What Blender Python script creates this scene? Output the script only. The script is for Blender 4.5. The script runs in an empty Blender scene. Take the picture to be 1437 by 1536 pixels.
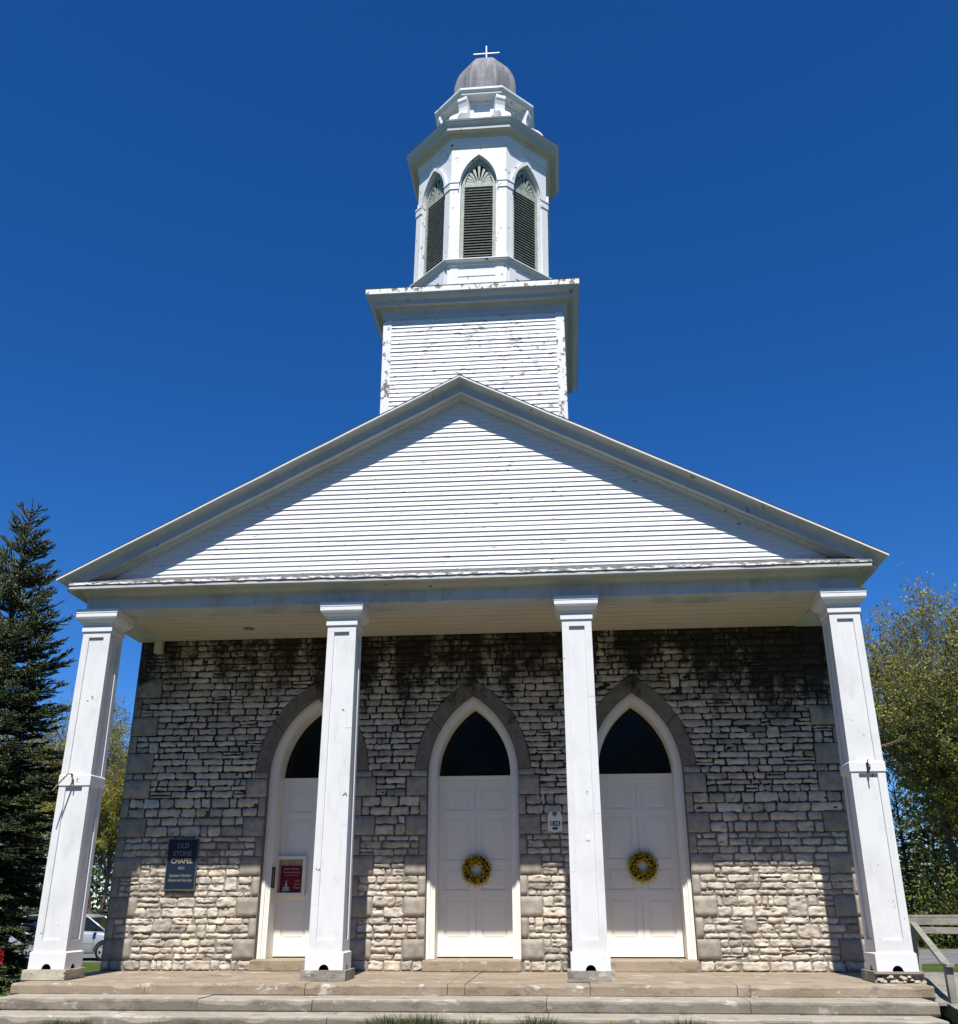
import bpy, math, random
import numpy as np
from mathutils import Matrix, Vector

SC = bpy.context.scene
COL = SC.collection
R_ = math.radians
PI = math.pi

# ------------------------------------------------------------------ camera
CX, CY, CZ = 2.0627, -15.1924, 0.8687
YAW, PITCH, ROLL, FPX = 0.0852, 0.3842, -0.0028, 1457.39
cam_d = bpy.data.cameras.new("Camera")
cam = bpy.data.objects.new("Camera", cam_d)
COL.objects.link(cam)
_F = Vector((-math.sin(YAW) * math.cos(PITCH), math.cos(YAW) * math.cos(PITCH), math.sin(PITCH)))
_R = Vector((math.cos(YAW), math.sin(YAW), 0))
_U = _R.cross(_F)
_R2 = _R * math.cos(ROLL) + _U * math.sin(ROLL)
_U2 = -_R * math.sin(ROLL) + _U * math.cos(ROLL)
m = Matrix.Identity(4)
for i in range(3):
    m[i][0], m[i][1], m[i][2] = _R2[i], _U2[i], -_F[i]
m[0][3], m[1][3], m[2][3] = CX, CY, CZ
cam.matrix_world = m
cam_d.sensor_fit = 'VERTICAL'
cam_d.sensor_height = 24.0
cam_d.lens = FPX / 1536 * 24.0
cam_d.clip_start = 0.1
cam_d.clip_end = 3000
SC.camera = cam
SC.render.resolution_x, SC.render.resolution_y = 958, 1024

# ------------------------------------------------------------------ sky, sun, exposure
SUN_DIR = Vector((0.045, -1.0, 1.70)).normalized()       # towards the sun
SUN_EL = math.asin(SUN_DIR.z)
world = bpy.data.worlds.new("World")
SC.world = world
world.use_nodes = True
wn = world.node_tree.nodes
wl = world.node_tree.links
sky = wn.new('ShaderNodeTexSky')
sky.sky_type = 'NISHITA'
sky.sun_disc = False
sky.sun_elevation = SUN_EL
sky.sun_rotation = math.atan2(SUN_DIR.x, SUN_DIR.y)
sky.altitude = 2500
sky.air_density = 1.0
sky.dust_density = 0.0
sky.ozone_density = 8.0
bg = wn['Background']
bg.inputs['Strength'].default_value = 0.099
deep = wn.new('ShaderNodeHueSaturation')             # the deep polarised blue of the photograph
deep.inputs['Saturation'].default_value = 1.22
deep.inputs['Hue'].default_value = 0.507
wl.new(sky.outputs['Color'], deep.inputs['Color'])
wl.new(deep.outputs['Color'], bg.inputs['Color'])
sun_d = bpy.data.lights.new("Sun", 'SUN')
sun_d.energy = 5.0
sun_d.angle = R_(0.53)
sun_d.color = (1.0, 0.965, 0.91)
sun = bpy.data.objects.new("Sun", sun_d)
COL.objects.link(sun)
sun.rotation_euler = SUN_DIR.to_track_quat('Z', 'Y').to_euler()
sun.location = SUN_DIR * 60
SC.view_settings.view_transform = 'Standard'
SC.view_settings.look = 'None'
SC.view_settings.exposure = 0.55
SC.view_settings.gamma = 1.0
SC.view_settings.use_curve_mapping = False
try:
    SC.cycles.max_bounces = 8
    SC.cycles.diffuse_bounces = 4
    SC.cycles.transparent_max_bounces = 8
except Exception:
    pass

# ------------------------------------------------------------------ helpers
rnd = random.Random(7)
rng = np.random.default_rng(11)


class MB:
    """collects polygons, linked as one mesh object"""
    def __init__(s):
        s.v, s.f, s.mi = [], [], []

    def face(s, pts, mi=0):
        n = len(s.v)
        s.v.extend([tuple(p) for p in pts])
        s.f.append(list(range(n, n + len(pts))))
        s.mi.append(mi)

    def box(s, x0, x1, y0, y1, z0, z1, mi=0):
        n = len(s.v)
        s.v += [(x0, y0, z0), (x1, y0, z0), (x1, y1, z0), (x0, y1, z0), (x0, y0, z1), (x1, y0, z1), (x1, y1, z1), (x0, y1, z1)]
        for q in ((0, 3, 2, 1), (4, 5, 6, 7), (0, 1, 5, 4), (1, 2, 6, 5), (2, 3, 7, 6), (3, 0, 4, 7)):
            s.f.append([n + i for i in q]); s.mi.append(mi)

    def loft(s, rings, closed=True, cap=True, mi=0):
        """rings: list of equal-length point lists"""
        n = len(s.v); k = len(rings[0])
        for r in rings:
            s.v.extend([tuple(p) for p in r])
        for i in range(len(rings) - 1):
            for j in range(k if closed else k - 1):
                j2 = (j + 1) % k
                s.f.append([n + i * k + j, n + i * k + j2, n + (i + 1) * k + j2, n + (i + 1) * k + j]); s.mi.append(mi)
        if cap and closed:
            s.f.append([n + j for j in range(k)][::-1]); s.mi.append(mi)
            s.f.append([n + (len(rings) - 1) * k + j for j in range(k)]); s.mi.append(mi)

    def prism(s, poly, y0, y1, mi=0):
        """polygon in (x,z) extruded along y"""
        s.loft([[(x, y0, z) for x, z in poly], [(x, y1, z) for x, z in poly]], mi=mi)

    def tube(s, path, radii, n=8, mi=0):
        rings = []
        P = [Vector(p) for p in path]
        ref = Vector((0.13, 0.27, 0.95))
        for i, p in enumerate(P):
            t = (P[min(i + 1, len(P) - 1)] - P[max(i - 1, 0)]).normalized()
            a = t.cross(ref)
            if a.length < 1e-3:
                a = t.cross(Vector((1, 0, 0)))
            a.normalize(); b = t.cross(a)
            r = radii[i] if hasattr(radii, '__len__') else radii
            rings.append([p + a * (r * math.cos(2 * PI * k / n)) + b * (r * math.sin(2 * PI * k / n)) for k in range(n)])
        s.loft(rings, mi=mi)

    def build(s, name, mats, parent=None, smooth=False, bevel=0.0, loc=None):
        me = bpy.data.meshes.new(name)
        me.from_pydata(s.v, [], s.f)
        if not isinstance(mats, (list, tuple)):
            mats = [mats]
        for mm in mats:
            me.materials.append(mm)
        if len(mats) > 1:
            me.polygons.foreach_set('material_index', s.mi)
        if smooth:
            me.polygons.foreach_set('use_smooth', [True] * len(me.polygons))
        me.update()
        import bmesh
        bm = bmesh.new(); bm.from_mesh(me)
        bmesh.ops.recalc_face_normals(bm, faces=bm.faces)
        bm.to_mesh(me); bm.free()
        o = bpy.data.objects.new(name, me)
        COL.objects.link(o)
        if parent is not None:
            o.parent = parent
        if loc is not None:
            o.location = loc
        if bevel:
            b = o.modifiers.new('Bevel', 'BEVEL'); b.width = bevel; b.segments = 2; b.limit_method = 'ANGLE'; b.angle_limit = R_(40)
            b.harden_normals = False
        return o


def np_mesh(name, verts, faces_n, mats, parent=None, smooth=False, tint=None, mat_idx=None):
    """verts (N,3), faces list of arrays of equal width"""
    me = bpy.data.meshes.new(name)
    verts = np.asarray(verts, np.float32)
    me.vertices.add(len(verts)); me.vertices.foreach_set('co', verts.ravel())
    tot = sum(f.size for f in faces_n); npoly = sum(len(f) for f in faces_n)
    me.loops.add(tot); me.polygons.add(npoly)
    li = np.concatenate([f.ravel() for f in faces_n]).astype(np.int32)
    st = []; c = 0
    for f in faces_n:
        st.append(c + np.arange(len(f)) * f.shape[1]); c += f.size
    me.loops.foreach_set('vertex_index', li)
    me.polygons.foreach_set('loop_start', np.concatenate(st).astype(np.int32))
    if not isinstance(mats, (list, tuple)):
        mats = [mats]
    for mm in mats:
        me.materials.append(mm)
    if mat_idx is not None:
        me.polygons.foreach_set('material_index', np.asarray(mat_idx, np.int32))
    if smooth:
        me.polygons.foreach_set('use_smooth', np.ones(npoly, bool))
    me.update(calc_edges=True)
    me.validate()
    if tint is not None:
        a = me.color_attributes.new('tint', 'FLOAT_COLOR', 'POINT')
        c4 = np.ones((len(verts), 4), np.float32); c4[:, :3] = tint
        a.data.foreach_set('color', c4.ravel())
    o = bpy.data.objects.new(name, me)
    COL.objects.link(o)
    if parent is not None:
        o.parent = parent
    return o


def thing(name, label, cat, loc=(0, 0, 0), group=None, rz=0.0):
    o = bpy.data.objects.new(name, None); COL.objects.link(o)
    o.location = loc; o.rotation_euler = (0, 0, rz); o.empty_display_size = 0.2
    o['label'] = label; o['category'] = cat
    if group:
        o['group'] = group
    return o


def tag(o, label, cat, group=None, kind=None):
    o['label'] = label; o['category'] = cat
    if group:
        o['group'] = group
    if kind:
        o['kind'] = kind
    return o


def copy_tree(o, parent=None):
    c = o.copy(); COL.objects.link(c)
    if parent is not None:
        c.parent = parent
    for ch in list(o.children):
        copy_tree(ch, c)
    return c


def rehome(root):
    """parts were built in world coordinates: keep them where they are under a moved Empty"""
    bpy.context.view_layer.update()
    inv = root.matrix_world.inverted()
    for ch in root.children:
        ch.matrix_parent_inverse = inv


# ---- numpy value noise
def vnoise(x, y, z, seed=0):
    x = np.asarray(x, np.float64); y = np.asarray(y, np.float64) + 0 * x; z = np.asarray(z, np.float64) + 0 * x
    xi, yi, zi = np.floor(x).astype(np.int64), np.floor(y).astype(np.int64), np.floor(z).astype(np.int64)
    fx, fy, fz = x - xi, y - yi, z - zi
    fx, fy, fz = (t * t * (3 - 2 * t) for t in (fx, fy, fz))

    def h(a, b, c):
        n = (a * 374761393 + b * 668265263 + c * 2147483647 + seed * 1274126177) & 0xFFFFFFFF
        n = ((n ^ (n >> 13)) * 1274126177) & 0xFFFFFFFF
        n = (n ^ (n >> 16)) & 0xFFFF
        return n / 65535.0
    r = 0
    for dx in (0, 1):
        for dy in (0, 1):
            for dz in (0, 1):
                w = (fx if dx else 1 - fx) * (fy if dy else 1 - fy) * (fz if dz else 1 - fz)
                r = r + w * h(xi + dx, yi + dy, zi + dz)
    return r


def fbm(x, y, z, o=4, seed=0):
    a, s, t = 1.0, 0, 0
    for i in range(o):
        s = s + a * vnoise(x * 2 ** i, y * 2 ** i, z * 2 ** i, seed + i); t += a; a *= .5
    return s / t


# ------------------------------------------------------------------ materials
class NT:
    def __init__(s, name):
        s.m = bpy.data.materials.new(name); s.m.use_nodes = True
        s.n = s.m.node_tree.nodes; s.l = s.m.node_tree.links
        s.b = s.n['Principled BSDF']
        s._geo = None

    def pos(s):
        if s._geo is None:
            s._geo = s.n.new('ShaderNodeNewGeometry')
        return s._geo.outputs['Position']

    def obj(s):
        return s.n.new('ShaderNodeTexCoord').outputs['Object']

    def put(s, sock, v):
        if isinstance(v, bpy.types.NodeSocket):
            s.l.new(v, sock)
        elif isinstance(v, (tuple, list)) and len(v) == 3 and sock.type == 'RGBA':
            sock.default_value = (*v, 1)
        else:
            sock.default_value = v

    def map(s, vec, scale=(1, 1, 1), loc=(0, 0, 0)):
        n = s.n.new('ShaderNodeMapping'); s.l.new(vec, n.inputs['Vector'])
        n.inputs['Scale'].default_value = scale; n.inputs['Location'].default_value = loc
        return n.outputs[0]

    def noise(s, vec, scale, detail=4, rough=.55, dist=0.0):
        n = s.n.new('ShaderNodeTexNoise'); s.l.new(vec, n.inputs['Vector'])
        n.inputs['Scale'].default_value = scale; n.inputs['Detail'].default_value = detail
        n.inputs['Roughness'].default_value = rough; n.inputs['Distortion'].default_value = dist
        return n.outputs['Fac']

    def ramp(s, fac, stops):
        n = s.n.new('ShaderNodeValToRGB'); s.put(n.inputs[0], fac)
        e = n.color_ramp.elements
        while len(e) < len(stops):
            e.new(0.5)
        for i, (p, c) in enumerate(stops):
            e[i].position = p
            e[i].color = (c, c, c, 1) if not isinstance(c, (tuple, list)) else (*c, 1)
        return n.outputs[0]

    def step(s, fac, lo, hi):
        n = s.n.new('ShaderNodeMapRange'); n.interpolation_type = 'SMOOTHSTEP'
        s.put(n.inputs[0], fac); n.inputs[1].default_value = lo; n.inputs[2].default_value = hi
        return n.outputs[0]

    def math(s, op, a, b=0.0, c=0.0):
        n = s.n.new('ShaderNodeMath'); n.operation = op
        s.put(n.inputs[0], a); s.put(n.inputs[1], b); s.put(n.inputs[2], c)
        return n.outputs[0]

    def mix(s, f, a, b, mode='MIX'):
        n = s.n.new('ShaderNodeMix'); n.data_type = 'RGBA'; n.blend_type = mode
        s.put(n.inputs[0], f); s.put(n.inputs[6], a); s.put(n.inputs[7], b)
        return n.outputs[2]

    def sep(s, vec):
        n = s.n.new('ShaderNodeSeparateXYZ'); s.l.new(vec, n.inputs[0]); return n.outputs

    def attr(s, name):
        n = s.n.new('ShaderNodeAttribute'); n.attribute_name = name; return n.outputs['Color']

    def bump(s, h, dist=.01, strength=1.0, normal=None):
        n = s.n.new('ShaderNodeBump'); s.put(n.inputs['Height'], h)
        n.inputs['Distance'].default_value = dist; n.inputs['Strength'].default_value = strength
        if normal is not None:
            s.l.new(normal, n.inputs['Normal'])
        return n.outputs[0]

    def out(s, col, rough=.6, spec=.3, bump=None, metal=0.0):
        s.put(s.b.inputs['Base Color'], col); s.put(s.b.inputs['Roughness'], rough)
        s.put(s.b.inputs['Specular IOR Level'], spec); s.put(s.b.inputs['Metallic'], metal)
        if bump is not None:
            s.l.new(bump, s.b.inputs['Normal'])
        return s.m


def mat_paint(name, peel=0.0, base=(.70, .705, .70), dirt=.12, dirtcol=(.45, .43, .38), boards=False):
    t = NT(name); p = t.pos()
    big = t.noise(p, 1.3, 5, .6)
    fine = t.noise(t.map(p, (1, 1, .25)), 9.0, 5, .65)
    c = t.mix(t.math('MULTIPLY', t.step(big, .45, .8), dirt), base, dirtcol)
    c = t.mix(t.math('MULTIPLY', t.step(fine, .5, .8), dirt), c, dirtcol)
    h = t.noise(t.map(p, (1, 1, .3)), 40, 3, .6)
    bmp = t.bump(h, .003, .5, t.bump(t.noise(t.map(p, (1, 1, .22)), 7, 3, .5), .012, .35))
    if peel > 0:
        area = t.noise(t.map(p, (.8, .8, 1.0)), 1.6, 3, .5)
        n = t.noise(t.map(p, (.42 if boards else 1.0, .42 if boards else 1.0, 1.9 if boards else .7)), 15.0 if boards else 9.0, 6, .66, .3)
        k = t.math('ADD', n, t.math('MULTIPLY', t.math('SUBTRACT', area, .5), .30))
        mask = t.step(k, .70 - peel, .715 - peel)
        wood = t.mix(t.noise(t.map(p, (1, 1, 8) if boards else (8, 8, 1)), 14, 4), (.25, .225, .195), (.05, .044, .038))
        c = t.mix(mask, c, wood)
        bmp = t.bump(mask, -.004, .8, bmp)
    return t.out(c, .55, .3, bmp)


def mat_flat(name, col, rough=.6, spec=.3, var=.0, scale=6.0, metal=0.0):
    t = NT(name)
    if var:
        n = t.noise(t.pos(), scale, 5, .6)
        dark = tuple(x * (1 - var) for x in col); lite = tuple(min(1, x * (1 + var)) for x in col)
        return t.out(t.mix(t.step(n, .3, .7), dark, lite), rough, spec, t.bump(n, .003, .3), metal)
    return t.out(col, rough, spec, None, metal)


M = {}
M['paint'] = mat_paint('white_paint', 0.0)
M['paint_worn'] = mat_paint('worn_white_paint', .055)
M['paint_col'] = mat_paint('column_white_paint', .0001, base=(.67, .675, .67), dirt=.42, dirtcol=(.44, .44, .42))
M['siding'] = mat_paint('white_siding_paint', .045, base=(.71, .715, .71), boards=True)
M['siding_peel'] = mat_paint('peeling_siding_paint', .085, base=(.71, .715, .71), boards=True)
M['paint_peel'] = mat_paint('peeling_white_paint', .15)
M['trim'] = mat_paint('grey_white_trim_paint', .03, base=(.49, .50, .49), dirt=.45, dirtcol=(.32, .29, .24))
M['flash'] = mat_paint('peeling_flashing', .20, base=(.7, .7, .69), dirt=.3, boards=True)
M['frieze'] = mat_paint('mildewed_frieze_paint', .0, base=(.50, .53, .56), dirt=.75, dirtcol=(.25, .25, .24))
M['ceil'] = mat_paint('cream_ceiling_paint', .0, base=(.62, .55, .46), dirt=.32, dirtcol=(.45, .38, .3))
M['door'] = mat_paint('door_white_paint', .0, base=(.82, .79, .715), dirt=.06)
M['glass'] = mat_flat('dark_window_glass', (.004, .005, .005), .12, .25)
M['black'] = mat_flat('shade_black', (.006, .006, .006), .9, .05)  # flat black standing for the shade in hollows
M['green'] = mat_flat('faded_green_louver_paint', (.30, .34, .29), .6, .3, .18, 9)
M['slat'] = mat_flat('dark_green_slat_paint', (.17, .18, .155), .65, .25, .25, 9)
M['shingle'] = mat_flat('dark_roof_shingle', (.05, .05, .052), .85, .2, .4, 12)
M['iron'] = mat_flat('rusty_iron', (.05, .035, .025), .7, .3, .4, 20)
M['rope'] = mat_flat('brown_weathered_rod', (.20, .13, .08), .8, .2, .3, 20)
M['gilt'] = mat_flat('pale_metal_cross', (.62, .58, .48), .35, .5)


def mat_lead():
    t = NT('lead_dome_sheet'); p = t.pos()
    st = t.noise(t.map(p, (5, 5, .6)), 1.6, 6, .7)
    bl = t.noise(p, 2.2, 5, .6)
    c = t.mix(t.step(st, .35, .7), (.15, .15, .16), (.27, .268, .272))
    c = t.mix(t.math('MULTIPLY', t.step(bl, .5, .75), .6), c, (.30, .29, .27))
    return t.out(c, .8, .2, t.bump(st, .01, .3), 0.0)


M['lead'] = mat_lead()


def mat_stone():
    t = NT('weathered_limestone'); p = t.pos(); x, y, z = t.sep(p)
    c = t.attr('tint')
    n1 = t.noise(p, 7, 6, .65); n2 = t.noise(t.map(p, (1, 1, 3.5)), 26, 5, .65)
    c = t.mix(t.step(n1, .3, .7), t.mix(1.0, c, (.74, .70, .66), 'MULTIPLY'), t.mix(1.0, c, (1.10, 1.08, 1.04), 'MULTIPLY'))
    # pits and dark crevices of the split face
    c = t.mix(t.math('MULTIPLY', t.step(n2, .60, .74), .55), c, (.10, .09, .08))
    # black mildew under the eaves: heaviest high on the wall, in runs of its own
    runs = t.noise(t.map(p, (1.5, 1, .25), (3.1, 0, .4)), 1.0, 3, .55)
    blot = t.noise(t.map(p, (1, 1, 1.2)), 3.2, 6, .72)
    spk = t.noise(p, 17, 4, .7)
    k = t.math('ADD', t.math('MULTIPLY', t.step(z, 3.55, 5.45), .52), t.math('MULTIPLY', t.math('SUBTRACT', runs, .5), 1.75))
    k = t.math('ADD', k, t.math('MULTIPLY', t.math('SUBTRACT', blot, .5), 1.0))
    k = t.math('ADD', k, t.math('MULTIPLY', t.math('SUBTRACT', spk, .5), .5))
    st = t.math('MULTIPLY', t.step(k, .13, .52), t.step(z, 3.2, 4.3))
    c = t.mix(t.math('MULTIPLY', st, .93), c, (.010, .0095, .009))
    li = t.math('MULTIPLY', t.step(t.noise(p, 1.1, 4, .6), .58, .66), t.math('MULTIPLY', t.step(z, 3.7, 4.6), .45))
    c = t.mix(t.math('MULTIPLY', li, t.math('SUBTRACT', 1.0, st)), c, (.21, .185, .09))
    b = t.bump(n2, .012, .55, t.bump(t.noise(p, 60, 4, .7), .004, .5))
    return t.out(c, .9, .15, b)


M['stone'] = mat_stone()


def mat_mortar():
    t = NT('old_lime_mortar'); p = t.pos(); x, y, z = t.sep(p)
    n = t.noise(p, 12, 5, .65)
    c = t.mix(n, (.17, .155, .13), (.30, .275, .235))
    c = t.mix(t.step(t.math('ADD', z, t.math('MULTIPLY', n, 1.2)), 1.6, 3.6), c, (.035, .032, .028))  # joints coloured darker above the sunlit strip, deepening the porch shade
    return t.out(c, .95, .1, t.bump(n, .01, .6))


M['mortar'] = mat_mortar()


def mat_slab(name, a, b, stain=(.10, .085, .07), pale=(.55, .52, .46), sc=1.0):
    t = NT(name); p = t.pos()
    n = t.noise(t.map(p, (.5, 1, 1.4)), 2.2 * sc, 6, .65); f = t.noise(p, 34, 4, .7); m2 = t.noise(t.map(p, (.9, 1, 2)), 3.1, 7, .7)
    c = t.mix(t.step(n, .3, .72), a, b)
    c = t.mix(t.math('MULTIPLY', t.step(m2, .53, .66), .55), c, stain)
    c = t.mix(t.math('MULTIPLY', t.step(t.noise(t.map(p, (1, 1, 2), (7, 3, 1)), 2.6, 8, .72), .585, .64), .7), c, pale)
    c = t.mix(t.math('MULTIPLY', t.step(f, .45, .75), .35), c, stain)
    return t.out(c, .88, .2, t.bump(f, .006, .6, t.bump(n, .02, .4)))


M['slab'] = mat_slab('tan_sandstone_slab', (.245, .19, .13), (.33, .27, .20))
M['step'] = mat_slab('grey_step_stone', (.17, .148, .115), (.245, .217, .172), pale=(.40, .37, .32))
M['tread'] = mat_slab('worn_tread_stone', (.29, .26, .21), (.37, .335, .28))
M['sill'] = mat_slab('tan_sill_stone', (.28, .22, .15), (.36, .295, .21))
M['plinth'] = mat_slab('grey_plinth_stone', (.22, .205, .175), (.33, .31, .27))
M['plinth_pale'] = mat_slab('pale_plinth_stone', (.40, .36, .28), (.52, .48, .38))


def mat_wood():
    t = NT('weathered_grey_lumber'); p = t.obj()
    n = t.noise(t.map(p, (1.2, 1.2, 1.2)), 5, 5, .7); f = t.noise(t.map(p, (.8, 10, 10)), 6, 4, .6)
    c = t.mix(t.step(n, .3, .7), (.185, .175, .145), (.285, .27, .23))
    c = t.mix(t.math('MULTIPLY', t.step(f, .5, .7), .5), c, (.14, .125, .10))
    return t.out(c, .85, .2, t.bump(f, .004, .5))


M['wood'] = mat_wood()


def mat_grass():
    t = NT('spring_lawn'); p = t.pos()
    n = t.noise(p, .7, 6, .65); f = t.noise(t.map(p, (1, .6, 1)), 22, 4, .7)
    c = t.mix(t.step(n, .3, .7), (.045, .075, .014), (.08, .11, .024))
    c = t.mix(t.math('MULTIPLY', t.step(f, .45, .72), .65), c, (.02, .042, .008))
    return t.out(c, .9, .1, t.bump(f, .05, .8))


M['grass'] = mat_grass()


def mat_leaf(name, cols, trans=.35):
    t = NT(name)
    oi = t.attr('tint')
    c = t.mix(1.0, oi, (1, 1, 1), 'MULTIPLY')
    tr = t.n.new('ShaderNodeBsdfTranslucent'); t.l.new(c, tr.inputs['Color'])
    ms = t.n.new('ShaderNodeMixShader'); ms.inputs[0].default_value = trans
    t.out(c, .55, .3)
    t.l.new(t.b.outputs[0], ms.inputs[1]); t.l.new(tr.outputs[0], ms.inputs[2])
    t.l.new(ms.outputs[0], t.n['Material Output'].inputs['Surface'])
    return t.m


M['leaf'] = mat_leaf('leaf_surface', None)
M['needle'] = mat_leaf('spruce_needle', None, .12)
M['bark'] = mat_flat('grey_brown_bark', (.15, .125, .105), .9, .1, .4, 8)
M['asphalt'] = mat_flat('pale_asphalt', (.15, .145, .14), .9, .2, .25, 1.5)

# ------------------------------------------------------------------ setting
GZ = -0.60


def ground_z(x, y):
    t = np.clip((np.asarray(y) - 8.0) / 11.0, 0, 1); t = t * t * (3 - 2 * t)
    return GZ - 0.45 * t


ys = np.concatenate([np.linspace(-60, -4, 15), np.linspace(-3, 20, 47), np.linspace(21, 46, 14), np.geomspace(50, 900, 14)])
xs = np.concatenate([-np.geomspace(900, 16, 12), np.linspace(-15, 15, 31), np.geomspace(16, 900, 12)])
gx, gy = np.meshgrid(xs, ys)
gzv = ground_z(gx, gy)
gv = np.stack([gx, gy, gzv], -1).reshape(-1, 3)
nx_, ny_ = len(xs), len(ys)
ii = np.arange((ny_ - 1) * (nx_ - 1)); r_, c_ = ii // (nx_ - 1), ii % (nx_ - 1)
gf = np.stack([r_ * nx_ + c_, r_ * nx_ + c_ + 1, (r_ + 1) * nx_ + c_ + 1, (r_ + 1) * nx_ + c_], -1)
g = np_mesh('ground', gv, [gf], M['grass'], smooth=True)
g['kind'] = 'structure'
b = MB()
b.face([(-400, 22.6, -1.046), (400, 22.6, -1.046), (400, 34.5, -1.046), (-400, 34.5, -1.046)])
o = b.build('road', M['asphalt']); o['kind'] = 'structure'
b = MB()
b.face([(-7.5, -30, GZ + .004), (8.6, -30, GZ + .004), (8.6, -2.75, GZ + .004), (-7.5, -2.75, GZ + .004)])
o = b.build('forecourt_path', mat_flat('grey_gravel_paving', (.095, .088, .075), .9, .15, .3, 3)); o['kind'] = 'structure'

# ------------------------------------------------------------------ the chapel
chapel = thing('stone_chapel', 'old grey limestone chapel with white columned portico, pediment and tall belfry', 'chapel', (0.445, 2.27, GZ))
XC = 0.445                       # centre line
XL, XR = -5.87, 6.85             # wall edges
YW = 2.27                        # wall face
ZF = -0.14                       # porch floor
ZCEIL = 5.51
DOORX = (-2.43, 0.445, 3.30)
SP = 3.0                         # springing height


def hw(z, w, h, zs=SP):
    """half width of a pointed arch of half width w and height h, springing at zs"""
    if z <= zs:
        return w
    if z >= zs + h:
        return 0.0
    r = (w * w + h * h) / (2 * w)
    return max(0.0, math.sqrt(max(0, r * r - (z - zs) ** 2)) - (r - w))


def outline(w, h, zb, zs=SP, n=14):
    """pointed arch outline from left foot over the apex to right foot"""
    r = (w * w + h * h) / (2 * w); a1 = math.asin(h / r)
    L = [(-w, zb)]
    for i in range(n + 1):
        a = a1 * i / n
        L.append((-(r * math.cos(a) - (r - w)), zs + r * math.sin(a)))
    return L + [(-x, z) for x, z in L[-2::-1]]


# --- masonry: every stone its own raised, rough patch, kept in one mesh
ARCW, ARCH = 1.02, 1.67          # outside of the voussoirs
OPW, OPH = 0.80, 1.40            # stone opening
NL = 9
LV = [ZF + .16 + (2.97 - ZF - .16) * i / NL for i in range(NL + 1)]
courses = [(ZF, LV[0], -1)]
for i in range(NL):
    cuts = [LV[i], LV[i] + (LV[i + 1] - LV[i]) * rnd.uniform(.27, .39), LV[i] + (LV[i + 1] - LV[i]) * rnd.uniform(.61, .72), LV[i + 1]]
    if rnd.random() < .22:
        cuts = [LV[i], LV[i] + (LV[i + 1] - LV[i]) * rnd.uniform(.42, .58), LV[i + 1]]
    for a, bb in zip(cuts, cuts[1:]):
        courses.append((a, bb, i))
courses.append((2.97, 3.085, NL))
z = 3.085; k = NL + 1
while z < ZCEIL + .1:
    n3 = 3
    hs = [rnd.uniform(.098, .138) for _ in range(3)]
    for h in hs:
        courses.append((z, z + h, k)); z += h
    k += 1
patches = []          # x0b,x1b,x0t,x1t,z0,z1,kind
resv = {}


def blocked(z0, z1, lv):
    """blocked x intervals at the bottom and the top of a course"""
    out = []
    for i, dx in enumerate(DOORX):
        if lv < 0:
            w0 = w1 = .83
        elif lv < NL:
            w0 = w1 = OPW + (.37 if lv % 2 == 0 else .125)
        elif lv == NL:
            w0 = w1 = 1.09
        else:
            w0, w1 = hw(z0, ARCW, ARCH), hw(z1, ARCW, ARCH)
            if w0 <= 0:
                continue
        out.append((dx - w0, dx + w0, dx - w1, dx + w1))
    return out


for ci, (z0, z1, lv) in enumerate(courses):
    cl = .50 if lv % 2 == 0 else .15
    if lv < 0:
        cl = 0
    edges = [(XL + cl, XL + cl)]
    bl = blocked(z0, z1, lv)
    iv = []
    cur = (XL + cl, XL + cl)
    for (a0, b0, a1, b1) in bl:
        iv.append((cur, (a0, a1))); cur = (b0, b1)
    iv.append((cur, (XR - cl, XR - cl)))
    for (lb, lt), (rb, rt) in iv:
        xm0, xm1 = max(lb, lt), min(rb, rt)
        if xm1 - xm0 < .06:
            if rb - lb > .1 and rt - lt > .05:
                patches.append((lb, rb, lt, rt, z0, z1, 0))
            continue
        taken = sorted([t for t in resv.get(ci, []) if t[0] >= xm0 - .001 and t[1] <= xm1 + .001])
        subs = []; c0 = None
        start = (lb, lt)
        for (ta, tb) in taken:
            subs.append((start, (ta, ta))); start = (tb, tb)
        subs.append((start, (rb, rt)))
        for (sb, st), (eb, et) in subs:
            span = min(eb, et) - max(sb, st)
            if span < .04:
                continue
            cuts = []
            x = max(sb, st) + rnd.uniform(.10, .42)
            while x < min(eb, et) - .12:
                cuts.append(x); x += max(.09, rnd.gauss(.28, .11))
            bs = [(sb, st)] + [(c + rnd.uniform(-.012, .012), c + rnd.uniform(-.012, .012)) for c in cuts] + [(eb, et)]
            for (a0, a1), (b0, b1) in zip(bs, bs[1:]):
                nxt = courses[ci + 1] if ci + 1 < len(courses) else None
                if (nxt and nxt[2] == lv and 0 <= lv and lv != NL and abs(a0 - a1) < .03 and abs(b0 - b1) < .03 and
                        b0 - a0 < .36 and rnd.random() < (.10 if lv < 4 else .04) and not any(not (b0 < t[0] - .06 or a0 > t[1] + .06) for t in resv.get(ci + 1, []))):
                    ok = True
                    for q in blocked(nxt[0], nxt[1], nxt[2]):
                        if not (b0 < min(q[0], q[2]) - .05 or a0 > max(q[1], q[3]) + .05):
                            ok = False
                    if ok:
                        resv.setdefault(ci + 1, []).append((min(a0, a1), max(b0, b1)))
                        patches.append((a0, b0, a1, b1, z0, nxt[1], 0)); continue
                if rnd.random() < .05 and z1 - z0 > .1 and b0 - a0 > .15:
                    zm = z0 + (z1 - z0) * rnd.uniform(.42, .58)
                    patches.append((a0, b0, a0, b0, z0, zm, 0)); patches.append((a0, b0, a1, b1, zm, z1, 0)); continue
                patches.append((a0, b0, a1, b1, z0, z1, 0))
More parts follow.
